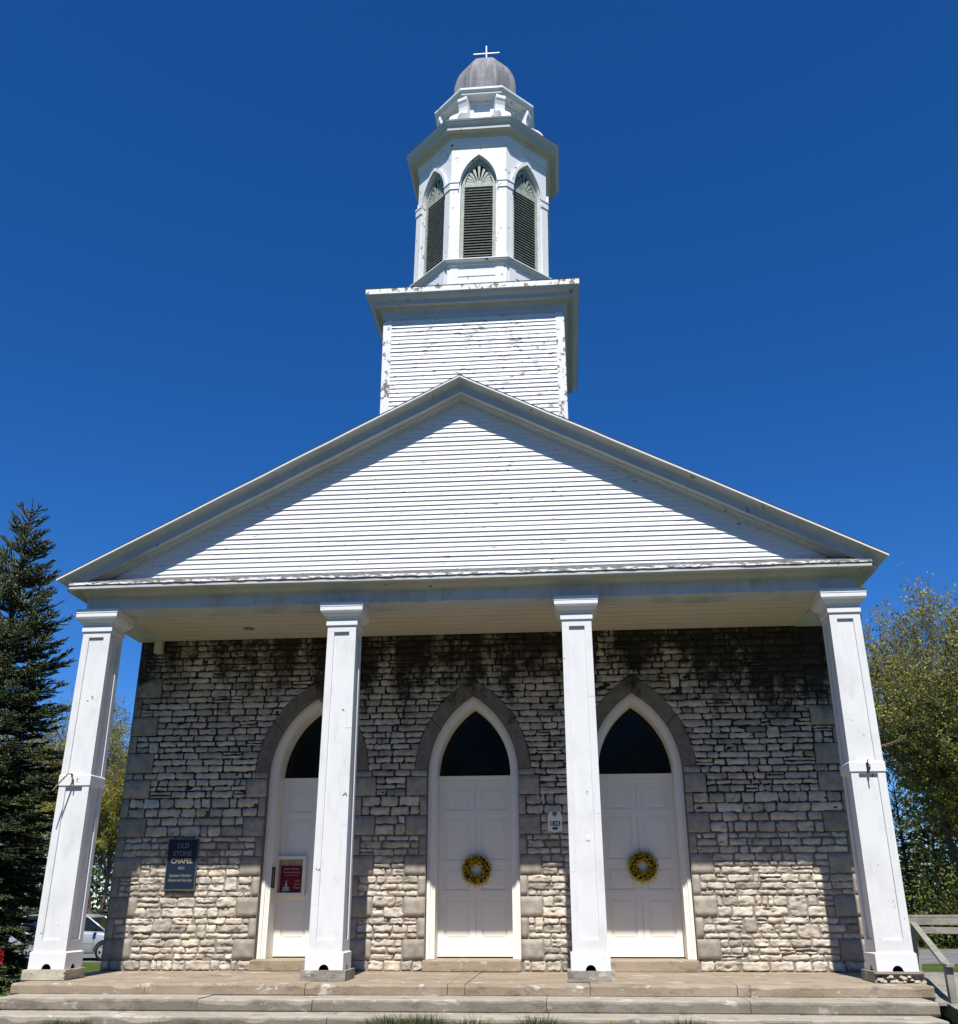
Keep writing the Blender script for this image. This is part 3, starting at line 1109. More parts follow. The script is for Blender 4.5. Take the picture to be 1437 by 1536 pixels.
b = MB()
sweep(b, [(1.945, 12.55), (1.945, 12.70), (1.952, 12.715), (1.99, 12.76), (2.01, 12.785), (2.02, 12.80), (2.115, 12.81), (2.125, 12.80), (2.13, 12.86), (2.14, 12.885), (2.17, 12.90), (2.22, 12.945), (2.245, 12.985), (2.262, 12.995), (2.272, 13.0), (2.272, 13.125)], 4, TX, TY, PI / 4)
b.build('tower_cornice', M['trim'], tower)
b = MB()
sweep(b, [(2.279, 13.0), (2.279, 13.128), (2.2, 13.15)], 4, TX, TY, PI / 4)
b.build('cornice_fascia', M['paint_peel'], tower)
b = MB()
sweep(b, [(2.285, 13.129), (2.285, 13.14), (1.5, 13.30)], 4, TX, TY, PI / 4)
b.build('tower_roof', M['shingle'], tower)


# --- belfry (leans slightly to the right, as the old timber one does)
def BX(z): return .50 + .0165 * (z - 14.3)


O8 = PI / 8
b = MB()
BA = 1.55
sweep(b, [(1.60, 13.15), (1.60, 14.10)], 8, 0, TY, O8, BX)
sweep(b, [(1.60, 14.101), (1.63, 14.11), (1.645, 14.15), (1.70, 14.17), (1.70, 14.195), (1.715, 14.20), (1.715, 14.225), (1.58, 14.30)], 8, 0, TY, O8, BX)
belfry = b.build('belfry', M['paint_worn'], chapel)
bb_ = MB()
FW = BA * math.tan(PI / 8)       # half face width
Z0, Z1 = 14.28, 17.80
ZS = 16.40


def face_fn(k):
    ang = -PI / 2 + k * PI / 4
    n = (math.cos(ang), math.sin(ang)); t = (-n[1], n[0])

    def P(u, d, z):
        return (BX(z) + t[0] * u + n[0] * (BA + d), TY + t[1] * u + n[1] * (BA + d), z)
    return P


for k in range(8):
    P = face_fn(k)
    OW, OH = .415, .80
    A = outline(OW, OH, Z0, ZS, 10)
    # wall plate: strips either side and above the opening
    mid = len(A) // 2
    for idx in range(len(A) - 1):
        (ax, az), (cx_, cz_) = A[idx], A[idx + 1]
        e = -FW if idx < mid else FW
        if az == cz_:
            continue
        bb_.face([P(ax, 0, az), P(cx_, 0, cz_), P(e, 0, cz_), P(e, 0, az)])
        bb_.face([P(ax, 0, az), P(cx_, 0, cz_), P(cx_, -.16, cz_), P(ax, -.16, az)])
    bb_.face([P(-FW, 0, ZS + OH), P(FW, 0, ZS + OH), P(FW, 0, Z1), P(-FW, 0, Z1)])
    # pilasters with impost blocks
    for sg in (-1, 1):
        u0, u1 = sg * .425, sg * (FW + .012)
        def blk(ua, ub, d, za, zb):
            bb_.loft([[P(ua, .0005, za), P(ub, .0005, za), P(ub, d, za), P(ua, d, za)], [P(ua, .0005, zb), P(ub, .0005, zb), P(ub, d, zb), P(ua, d, zb)]])
        blk(sg * .47, u1, .030, Z0 + .05, ZS - .14)
        blk(sg * .45, sg * (FW + .016), .045, Z0 + .001, Z0 + .05)
        blk(sg * .448, sg * (FW + .018), .05, ZS - .14, ZS + .03)
        blk(sg * .44, sg * (FW + .024), .065, ZS + .0305, ZS + .075)
    # hood mould
    I, O_ = outline(.43, .83, ZS + .076, ZS, 12), outline(.50, .925, ZS + .076, ZS, 12)
    I = [(x, max(z, ZS + .076)) for x, z in I]; O_ = [(x, max(z, ZS + .076)) for x, z in O_]
    bb_.loft([[P(i[0], .0005, i[1]), P(q[0], .0005, q[1]), P(q[0], .05, q[1]), P(i[0], .05, i[1])] for i, q in zip(I, O_)])
    # frieze
    bb_.loft([[P(-FW - .01, .0005, 17.50), P(FW + .01, .0005, 17.50), P(FW + .01, .028, 17.50), P(-FW - .01, .028, 17.50)],
              [P(-FW - .01, .0005, 17.80), P(FW + .01, .0005, 17.80), P(FW + .01, .028, 17.80), P(-FW - .01, .028, 17.80)]])
    # panel on the octagonal plinth below
    for (ua, ub, za, zb, d) in ((-.60, -.42, 13.2, 14.0, .09), (.42, .60, 13.2, 14.0, .09), (-.419, .419, 13.80, 13.97, .075), (-.419, .419, 13.2, 13.79, .065)):
        bb_.loft([[P(ua, .051, za), P(ub, .051, za), P(ub, d, za), P(ua, d, za)], [P(ua, .051, zb), P(ub, .051, zb), P(ub, d, zb), P(ua, d, zb)]])
bb_.build('belfry_walls', M['paint_worn'], belfry)
for k in range(8):
    P = face_fn(k)
    w = MB()
    I, O_ = outline(.33, .66, Z0 + .08, ZS, 10), outline(.413, .795, Z0 + .002, ZS, 10)
    w.loft([[P(i[0], -.13, i[1]), P(q[0], -.13, q[1]), P(q[0], -.07, q[1]), P(i[0], -.07, i[1])] for i, q in zip(I, O_)])
    def bar(ua, ub, da, db, za, zb, mi=0):
        w.loft([[P(ua, da, za), P(ub, da, za), P(ub, db, za), P(ua, db, za)], [P(ua, da, zb), P(ub, da, zb), P(ub, db, zb), P(ua, db, zb)]], mi=mi)
    bar(-.329, .329, -.13, -.065, ZS - .02, ZS + .07)
    bar(-.412, .412, -.13, -.06, Z0 + .003, Z0 + .079)
    ns = 27
    for i in range(ns):                                # slats tilted out and down
        za = Z0 + .09 + (ZS - .03 - Z0 - .09) * i / ns
        w.loft([[P(-.329, -.075, za), P(.329, -.075, za), P(.329, -.070, za + .024), P(-.329, -.070, za + .024)],
                [P(-.329, -.128, za + .040), P(.329, -.128, za + .040), P(.329, -.125, za + .064), P(-.329, -.125, za + .064)]], mi=1)
    zc = ZS + .08                                      # sunburst in the pointed head
    nsp = 11
    for i in range(nsp):
        a = PI * (i + .5) / nsp
        ca, sa = math.cos(a), math.sin(a)
        # length to the arch
        r = .1
        while r < .62 and abs(r * ca) < hw(zc + r * sa, .33, .66, ZS) - .012:
            r += .01
        wd0, wd1 = .004, min(.036, .062 * r / .5)
        def Q(rad, off): return (rad * ca - off * sa, zc + rad * sa + off * ca)
        pts = [Q(.07, -wd0), Q(r - .025, -wd1), Q(r, 0), Q(r - .025, wd1), Q(.07, wd0)]
        w.loft([[P(u, -.118, z) for u, z in pts], [P(u, -.085, z) for u, z in pts]])
    pts = [(.085 * math.cos(PI * i / 10), zc - .01 + .10 * math.sin(PI * i / 10)) for i in range(11)]
    w.loft([[P(u, -.124, z) for u, z in pts], [P(u, -.075, z) for u, z in pts]])
    I = outline(.41, .79, Z0 + .004, ZS, 10)
    w.face([P(u, -.135, z) for u, z in I], 2)  # black sheet stands for the darkness behind the slats
    w.build('louver_window', [M['green'], M['slat'], M['black']], belfry)
b = MB()
sweep(b, [(1.578, 17.755), (1.60, 17.775), (1.635, 17.80), (1.645, 17.825), (1.66, 17.832), (1.775, 17.838), (1.785, 17.832), (1.79, 17.905), (1.80, 17.92), (1.825, 17.945), (1.85, 17.99), (1.872, 18.035), (1.878, 18.04), (1.878, 18.055), (1.2, 18.16)], 8, 0, TY, O8, BX)
b.build('belfry_cornice', M['trim'], belfry)
b = MB()
sweep(b, [(1.883, 18.056), (1.883, 18.066), (1.0, 18.25)], 8, 0, TY, O8, BX)
b.build('belfry_roof', M['shingle'], belfry)

# --- lantern with scroll brackets
b = MB()
LA = .98
sweep(b, [(1.12, 18.1), (1.12, 18.62), (1.04, 18.66), (LA, 18.68), (LA, 19.50), (1.0, 19.51)], 8, 0, TY, O8, BX)
for k in range(8):
    ang = -PI / 2 + k * PI / 4
    n = (math.cos(ang), math.sin(ang)); t = (-n[1], n[0])
    def P(u, d, z): return (BX(z) + t[0] * u + n[0] * (LA + d), TY + t[1] * u + n[1] * (LA + d), z)
    for (ua, ub, za, zb, d) in ((-.30, .30, 18.70, 18.92, .03), (-.30, -.20, 18.921, 19.45, .03), (.20, .30, 18.921, 19.45, .03), (-.199, .199, 19.36, 19.45, .03)):
        b.loft([[P(ua, .0005, za), P(ub, .0005, za), P(ub, d, za), P(ua, d, za)], [P(ua, .0005, zb), P(ub, .0005, zb), P(ub, d, zb), P(ua, d, zb)]])
lantern = b.build('lantern', M['paint_worn'], chapel)
for k in range(8):
    ang = -PI / 2 + PI / 8 + k * PI / 4
    n = (math.cos(ang), math.sin(ang)); t = (-n[1], n[0])
    S = [(1.02, 18.12), (1.58, 18.12), (1.67, 18.17), (1.71, 18.28), (1.69, 18.42), (1.62, 18.56), (1.53, 18.68), (1.42, 18.78), (1.32, 18.87), (1.235, 18.93), (1.205, 19.06), (1.215, 19.17), (1.245, 19.27), (1.275, 19.33), (1.275, 19.42), (1.24, 19.47), (1.02, 19.48)]
    b = MB()
    for hw_, grow in ((.125, 0.0),):
        b.loft([[(BX(z) + n[0] * r + t[0] * hw_ * s_, TY + n[1] * r + t[1] * hw_ * s_, z) for r, z in S] for s_ in (-1, 1)])
    b.build('scroll_bracket', M['paint'], lantern, bevel=.012)
b = MB()
sweep(b, [(1.10, 19.45), (1.12, 19.47), (1.17, 19.485), (1.205, 19.49), (1.21, 19.545), (1.225, 19.56), (1.25, 19.585), (1.258, 19.60), (1.258, 19.655), (.7, 19.75)], 8, 0, TY, O8, BX)
b.build('lantern_cornice', M['paint_worn'], lantern)
dm = MB()
DP = [(.72, 19.70), (.765, 19.85), (.795, 20.05), (.808, 20.25), (.808, 20.45), (.795, 20.65), (.765, 20.82), (.725, 20.97), (.665, 21.13), (.585, 21.29), (.49, 21.43), (.38, 21.55), (.27, 21.635), (.18, 21.685), (.10, 21.70), (.03, 21.705)]
sweep(dm, DP, 8, 0, TY, O8, BX)
dome = dm.build('dome', M['lead'], chapel, bevel=.01)
cr = MB(); zx = 22.10; x0 = BX(22.1)
cr.box(x0 - .014, x0 + .014, TY - .014, TY + .014, 21.69, 22.36)
cr.box(x0 - .35, x0 - .0145, TY - .012, TY + .012, zx - .014, zx + .014)
cr.box(x0 + .0145, x0 + .35, TY - .012, TY + .012, zx - .014, zx + .014)
cross = cr.build('cross', M['gilt'], dome)
b = MB(); b.tube([(x0, TY, 21.68), (x0, TY, 21.75), (x0, TY, 21.80)], [.07, .05, .02], 10)
b.build('cross_foot', mat_flat('verdigris', (.10, .16, .13), .7, .3), dome)

# --- porch platform and steps
steps = thing('porch_steps', 'wide worn stone porch platform with two long steps below the white columns', 'steps', (0.5, -.8, GZ))


def slab_row(name, x0, x1, y0, y1, z0, z1, cuts, mat_t, mat_r, seed):
    """a run of long stones with uneven worn arrises; joints a few mm wide"""
    rs = random.Random(seed); b_ = MB()
    xs_ = [x0] + cuts + [x1]
    for a, c in zip(xs_, xs_[1:]):
        dz = rs.uniform(-.006, .004); dy = rs.uniform(-.008, .008)
        n_ = max(3, int((c - a) / .05)); rings = []
        for i in range(n_ + 1):
            x = a + .004 + (c - a - .008) * i / n_
            w1 = .012 * vnoise(x * 7, seed, 0, 3) + .05 * max(0, vnoise(x * 2.6, seed, 4, 3) - .6) / .4 + .02 * max(0, vnoise(x * 11, seed, 9, 3) - .6)
            w2 = .014 * vnoise(x * 7, seed, 7, 3)
            yy = y0 + dy
            rings.append([(x, yy + .012 + w2, z0), (x, yy + w2 * .5, z0 + .03), (x, yy + w2 * .4, z1 + dz - .022 - w1), (x, yy + .010 + w1, z1 + dz - .004 - w1 * .4), (x, yy + .04 + w1, z1 + dz), (x, y1, z1 + dz), (x, y1, z0)])
        k0 = len(b_.f)
        b_.loft(rings)
        per = 7
        for fi in range(k0, len(b_.f)):
            r_i = (fi - k0) % per
            b_.mi[fi] = 1 if r_i in (3, 4) and fi < k0 + n_ * per else 0
    o_ = b_.build(name, [mat_r, mat_t], steps)
    return o_


slab_row('platform', -5.86, 6.80, -.56, YW + .4, -.30, ZF, [-3.9, -1.62, .36, .60, 2.3, 4.25, 4.42], M['slab'], M['slab'], 1)
slab_row('stone_step', -5.72, 6.62, -1.20, -.4, -.44, -.281, [-2.9, -1.35, 1.72, 4.3], M['tread'], M['step'], 2)
slab_row('stone_step', -5.60, 6.50, -1.84, -1.05, -.95, -.425, [-1.0, 1.75, 4.9], M['tread'], M['step'], 3)
rehome(chapel); rehome(steps)

# ------------------------------------------------------------------ signs, plaques, wreaths
M['navy'] = mat_flat('navy_sign_board', (.005, .015, .034), .5, .35)
M['letter'] = mat_flat('pale_gilt_lettering', (.40, .37, .28), .5, .3)
M['letter_dim'] = mat_flat('weathered_lettering', (.17, .18, .18), .6, .3)
M['ink'] = mat_flat('black_lettering', (.012, .012, .012), .6, .2)
M['maroon'] = mat_flat('dark_red_poster', (.135, .006, .012), .45, .3)
M['pinkink'] = mat_flat('pale_poster_print', (.55, .40, .38), .5, .3)
M['tanback'] = mat_flat('tan_backing_board', (.36, .29, .21), .8, .2, .15, 8)


def text(name, body, size, x, y, z, mat, parent, extr=.002, bold=0.0, sx=1.0):
    """raised lettering facing -Y, centred on x, baseline z"""
    cu = bpy.data.curves.new(name + '_curve', 'FONT')
    cu.body = body; cu.size = size; cu.align_x = 'CENTER'; cu.extrude = extr; cu.offset = bold; cu.resolution_u = 3
    t = bpy.data.objects.new(name + '_tmp', cu); COL.objects.link(t)
    bpy.context.view_layer.update()
    me = bpy.data.meshes.new_from_object(t.evaluated_get(bpy.context.evaluated_depsgraph_get()))
    bpy.data.objects.remove(t); bpy.data.curves.remove(cu)
    co = np.empty(len(me.vertices) * 3, np.float32); me.vertices.foreach_get('co', co); co = co.reshape(-1, 3)
    nc = np.stack([x + co[:, 0] * sx, y - co[:, 2], z + co[:, 1]], -1)
    me.vertices.foreach_set('co', nc.ravel()); me.update()
    me.name = name
    me.materials.clear(); me.materials.append(mat)
    o = bpy.data.objects.new(name, me); COL.objects.link(o); o.parent = parent
    return o


sg = thing('wall_sign', 'tall navy blue board lettered OLD STONE CHAPEL fixed to the stone wall', 'sign', (-4.615, 2.2, 1.53))
b = MB(); sx0, sx1, sz0, sz1 = -4.885, -4.343, 1.117, 1.950
b.box(sx0 + .012, sx1 - .012, 2.195, 2.225, sz0 + .012, sz1 - .012)
b.build('board', M['navy'], sg)
b = MB()
for q in ((sx0, sx1, sz0, sz0 + .0118), (sx0, sx1, sz1 - .0118, sz1), (sx0, sx0 + .0118, sz0 + .012, sz1 - .012), (sx1 - .0118, sx1, sz0 + .012, sz1 - .012)):
    b.box(q[0], q[1], 2.19, 2.23, q[2], q[3])
b.build('sign_edge', mat_flat('dull_sign_edge', (.10, .10, .085), .5, .4), sg)
xc_ = -4.614
for nm, sz, fz, mt_, bo, sxx in (('OLD', .112, .180, 'letter_dim', .0015, .95), ('STONE', .112, .335, 'letter_dim', .0015, .95), ('CHAPEL', .112, .480, 'letter', .0015, .95), ('1823', .062, .600, 'letter_dim', .001, 1.0),
                            ('Sackets Harbor', .066, .745, 'letter_dim', .001, .95), ('Historical Society', .064, .835, 'letter_dim', .001, .93)):
    text('lettering', nm, sz, xc_, 2.1935, sz1 - (sz1 - sz0) * fz, M[mt_], sg, .002, bo, sxx)
rehome(sg)

pq = thing('date_plaque', 'small white plaque reading 1823 with a notched top on the stone wall', 'plaque', (1.862, 2.24, 2.18))
px, pz0, pz1 = 1.862, 2.02, 2.345
poly = [(-.122, pz0 + .012), (-.05, pz0), (0, pz0 - .018), (.05, pz0), (.122, pz0 + .012), (.122, pz1 - .075), (.108, pz1 - .04), (.085, pz1), (.04, pz1)]
poly += [(.04 * math.cos(a), pz1 - .045 + .04 * math.sin(a)) for a in np.linspace(0, -PI, 9)]
poly += [(-.04, pz1), (-.085, pz1), (-.108, pz1 - .04), (-.122, pz1 - .075)]
b = MB(); b.prism([(px + x, z) for x, z in poly], 2.215, 2.235)
b.build('plaque_board', mat_flat('cream_plaque_paint', (.80, .78, .70), .6, .3), pq)
text('numerals', '1823', .108, px, 2.214, 2.115, M['ink'], pq, .002, .003, .88)
b = MB(); b.loft([[(px + .05 * math.cos(2 * PI * k / 20), y, 2.072 + .024 * math.sin(2 * PI * k / 20)) for k in range(20)] for y in (2.2148, 2.209)])
b.build('oval_emblem', mat_flat('bronze_oval', (.05, .05, .035), .5, .4), pq)
rehome(pq)

pc_ = thing('poster_case', 'white framed notice case with a dark red chapel poster on the left door', 'poster case', (-2.85, 2.85, 1.35))
a0, a1, c0, c1 = -3.125, -2.575, 1.020, 1.685
b = MB()
for q in ((a0, a1, c0, c0 + .055), (a0, a1, c1 - .055, c1), (a0, a0 + .055, c0 + .055, c1 - .055), (a1 - .055, a1, c0 + .055, c1 - .055)):
    b.box(q[0], q[1], 2.79, 2.864, q[2], q[3])
b.build('case_frame', M['door'], pc_, bevel=.004)
b = MB(); b.box(a0 + .055, a1 - .055, 2.845, 2.863, c0 + .055, c1 - .055)
b.build('backing_board', M['tanback'], pc_)
b = MB(); b.box(-3.03, -2.637, 2.838, 2.844, 1.078, 1.525)
po = b.build('poster', M['maroon'], pc_)
for nm, sz, xx, zz in (('Sackets Harbor', .046, -2.834, 1.455), ('Historical Society', .043, -2.834, 1.400), ('Old', .045, -2.72, 1.255), ('Stone', .045, -2.72, 1.20), ('Chapel', .045, -2.72, 1.145)):
    text('poster_text', nm, sz, xx, 2.8365, zz, M['pinkink'], po, .001)
b = MB(); b.box(-2.96, -2.71, 2.836, 2.8375, 1.358, 1.363); b.build('poster_rule', M['pinkink'], po)
b = MB()
for q in ((-2.985, -2.855, 1.10, 1.135), (-2.975, -2.865, 1.1355, 1.17), (-2.938, -2.898, 1.1705, 1.22), (-2.93, -2.906, 1.2205, 1.25)):
    b.box(q[0], q[1], 2.8352, 2.8375, q[2], q[3])
b.prism([(-2.929, 1.2505), (-2.907, 1.2505), (-2.918, 1.295)], 2.8352, 2.8375)
b.build('poster_picture', mat_flat('poster_picture_print', (.36, .42, .43), .5, .3), po)
rehome(pc_)


def cards(C, N, size, aspect=1.0, r=None, tri=False):
    """flat leaf quads at centres C with normals N"""
    r = r or rng
    n = len(C)
    N = N / (np.linalg.norm(N, axis=1, keepdims=True) + 1e-9)
    a = r.normal(size=(n, 3)); u = np.cross(N, a); u /= np.linalg.norm(u, axis=1, keepdims=True) + 1e-9
    v = np.cross(N, u)
    s_ = np.asarray(size).reshape(-1, 1)
    P = np.stack([C - u * s_ * .5 * aspect, C + v * s_ * .5 - u * s_ * .05, C + u * s_ * .5 * aspect, C - v * s_ * .5 + u * s_ * .05], 1).reshape(-1, 3)
    F = np.arange(n * 4).reshape(n, 4)
    return P, F


def make_wreath(cx, cz, label, seed):
    r = np.random.default_rng(seed)
    w = thing('wreath', label, 'wreath', (cx, 2.81, cz), 'yellow flower wreaths on the doors')
    b = MB(); pts = [(.178 * math.cos(2 * PI * k / 28), 0, .178 * math.sin(2 * PI * k / 28)) for k in range(28)]
    rings = []
    for x, y, z in pts:
        d = Vector((x, y, z)).normalized()
        rings.append([(x + d.x * .05 * math.cos(2 * PI * q / 8), .045 * math.sin(2 * PI * q / 8), z + d.z * .05 * math.cos(2 * PI * q / 8)) for q in range(8)])
    rings.append(rings[0])
    b.loft(rings, cap=False)
    b.build('twig_ring', mat_flat('dark_wreath_twigs', (.035, .024, .014), .9, .1, .4, 30) if 'dark_wreath_twigs' not in bpy.data.materials else bpy.data.materials['dark_wreath_twigs'], w)
    n = 1500
    th = r.uniform(0, 2 * PI, n); ph = r.uniform(0, 2 * PI, n); rr_ = .055 + r.gamma(2, .011, n)
    R = .178 + rr_ * np.cos(ph)
    C = np.stack([R * np.cos(th), np.minimum(rr_ * np.sin(ph) * .9, .045), R * np.sin(th)], -1)
    N = np.stack([np.cos(ph) * np.cos(th), np.sin(ph), np.cos(ph) * np.sin(th)], -1) + r.normal(0, .6, (n, 3))
    P, F = cards(C, N, r.uniform(.016, .036, n), .8, r)
    k = r.random(n)
    pal = np.array([(.72, .50, .012), (.55, .36, .015), (.85, .66, .03), (.07, .035, .012), (.06, .06, .015)])
    clump = vnoise(np.cos(th) * 4, np.sin(th) * 4, ph * .8, seed)
    idx = np.where(k < .72 + .22 * (clump > .5), (r.random(n) * 3).astype(int), 3 + (r.random(n) * 2).astype(int))
    T = np.repeat(pal[idx], 4, 0)
    np_mesh('flowers', P, [F], M['leaf'], w, False, T)
    return w


make_wreath(.462, 1.435, 'yellow flower wreath on the middle white door', 1)
make_wreath(3.345, 1.475, 'yellow flower wreath on the right white door', 2)

# ------------------------------------------------------------------ trees


def tubes_np(segs, sides):
    """segs: arrays p0,p1,r0,r1 -> open tapered tubes"""
    p0, p1, r0, r1 = segs
    n = len(p0); d = p1 - p0; d /= np.linalg.norm(d, axis=1, keepdims=True) + 1e-9
    a = np.where(np.abs(d[:, 2:3]) > .9, np.array([[1., 0, 0]]), np.array([[0, 0, 1.]]))
    u = np.cross(d, a); u /= np.linalg.norm(u, axis=1, keepdims=True); v = np.cross(d, u)
    ang = 2 * PI * np.arange(sides) / sides
    c, s_ = np.cos(ang)[None, :, None], np.sin(ang)[None, :, None]
    off_ = u[:, None, :] * c + v[:, None, :] * s_
    A = p0[:, None, :] + off_ * r0[:, None, None]; B = p1[:, None, :] + off_ * r1[:, None, None]
    P = np.concatenate([A, B], 1).reshape(-1, 3)
    j = np.arange(sides); q = np.stack([j, (j + 1) % sides, sides + (j + 1) % sides, sides + j], -1)
    F = (np.arange(n)[:, None, None] * (2 * sides) + q[None]).reshape(-1, 4)
    return P, F


def broadleaf(name, label, seed, H, spread, cols, leaf=.11, dens=1.0, nleaf=1.0, bare_top=0.0, group='leafing trees beyond the road', loc=(0, 0, 0)):
    r = random.Random(seed); nr = np.random.default_rng(seed)
    S = [[], []]; L = []

    def grow(p, d, ln, rad, lv):
        ns = 4 if lv < 3 else 3
        pts = [p]
        q, dd = Vector(p), Vector(d)
        for i in range(ns):
            dd = (dd + Vector((r.gauss(0, .13), r.gauss(0, .13), r.gauss(.05, .10)))).normalized()
            q2 = q + dd * (ln / ns)
            S[0 if lv < 2 else 1].append((tuple(q), tuple(q2), rad * (1 - .75 * i / ns), rad * (1 - .75 * (i + 1) / ns)))
            pts.append(q2); q = q2
            if lv >= 3:
                for _ in range(2 if lv == 3 else 3):
                    L.append(tuple(q.lerp(pts[-2], r.random())))
        if lv >= 4:
            return
        nch = {0: 15, 1: 8, 2: 7, 3: 4}[lv]
        nch = max(2, int(nch * dens))
        for c in range(nch):
            t = r.uniform(.28 if lv == 0 else .2, 1.0) if c else 1.0
            i = min(ns - 1, int(t * ns)); f = t * ns - i
            bp = pts[i].lerp(pts[i + 1], min(1, f))
            az = r.uniform(0, 2 * PI)
            base = (pts[i + 1] - pts[i]).normalized()
            perp = base.cross(Vector((math.cos(az), math.sin(az), .3))).normalized()
            sp = r.uniform(.45, 1.0) * (spread if lv == 0 else 1.0)
            nd = (base * 1.0 + perp * sp + Vector((0, 0, .12))).normalized()
            grow(bp, nd, ln * r.uniform(.42, .62) * (1.15 - .45 * t if lv == 0 else 1), rad * r.uniform(.32, .5), lv + 1)
    grow(Vector((0, 0, -.2)), Vector((0, 0, 1)), H * .70, H * .016, 0)
    t = thing(name, label, 'tree', loc, group)
    Ps, Fs, o = [], [], 0
    for k, sd in ((0, 8), (1, 4)):
        A = np.array([(*a, *b_, c, d) for a, b_, c, d in S[k]])
        P, F = tubes_np((A[:, :3], A[:, 3:6], np.maximum(A[:, 6], .006), np.maximum(A[:, 7], .004)), sd)
        Ps.append(P); Fs.append(F + o); o += len(P)
    np_mesh('trunk', np.concatenate(Ps), [np.concatenate(Fs)], M['bark'], t, True)
    C = np.array(L); C = np.repeat(C, max(1, int(round(2 * nleaf))), 0)
    C = C + nr.normal(0, .10, C.shape)
    if bare_top:
        keep = nr.random(len(C)) > np.clip((C[:, 2] / H - .55) * bare_top * 2, 0, .8)
        C = C[keep]
    n = len(C)
    N = nr.normal(0, 1, (n, 3)) + np.array([0, 0, .6])
    P, F = cards(C, N, nr.uniform(.6, 1.3, n) * leaf, .8, nr)
    cl = fbm(C[:, 0] * .45, C[:, 1] * .45, C[:, 2] * .45, 3, seed)
    w = np.clip((cl - .35) / .3 + nr.normal(0, .18, n), 0, 1)[:, None]
    T = np.array(cols[0]) * (1 - w) + np.array(cols[1]) * w
    alt = (nr.random(n) < .16)[:, None]
    T = np.where(alt, np.array(cols[2]), T) * nr.uniform(.75, 1.25, (n, 1))
    np_mesh('crown', P, [F], M['leaf'], t, False, np.repeat(T, 4, 0))
    return t


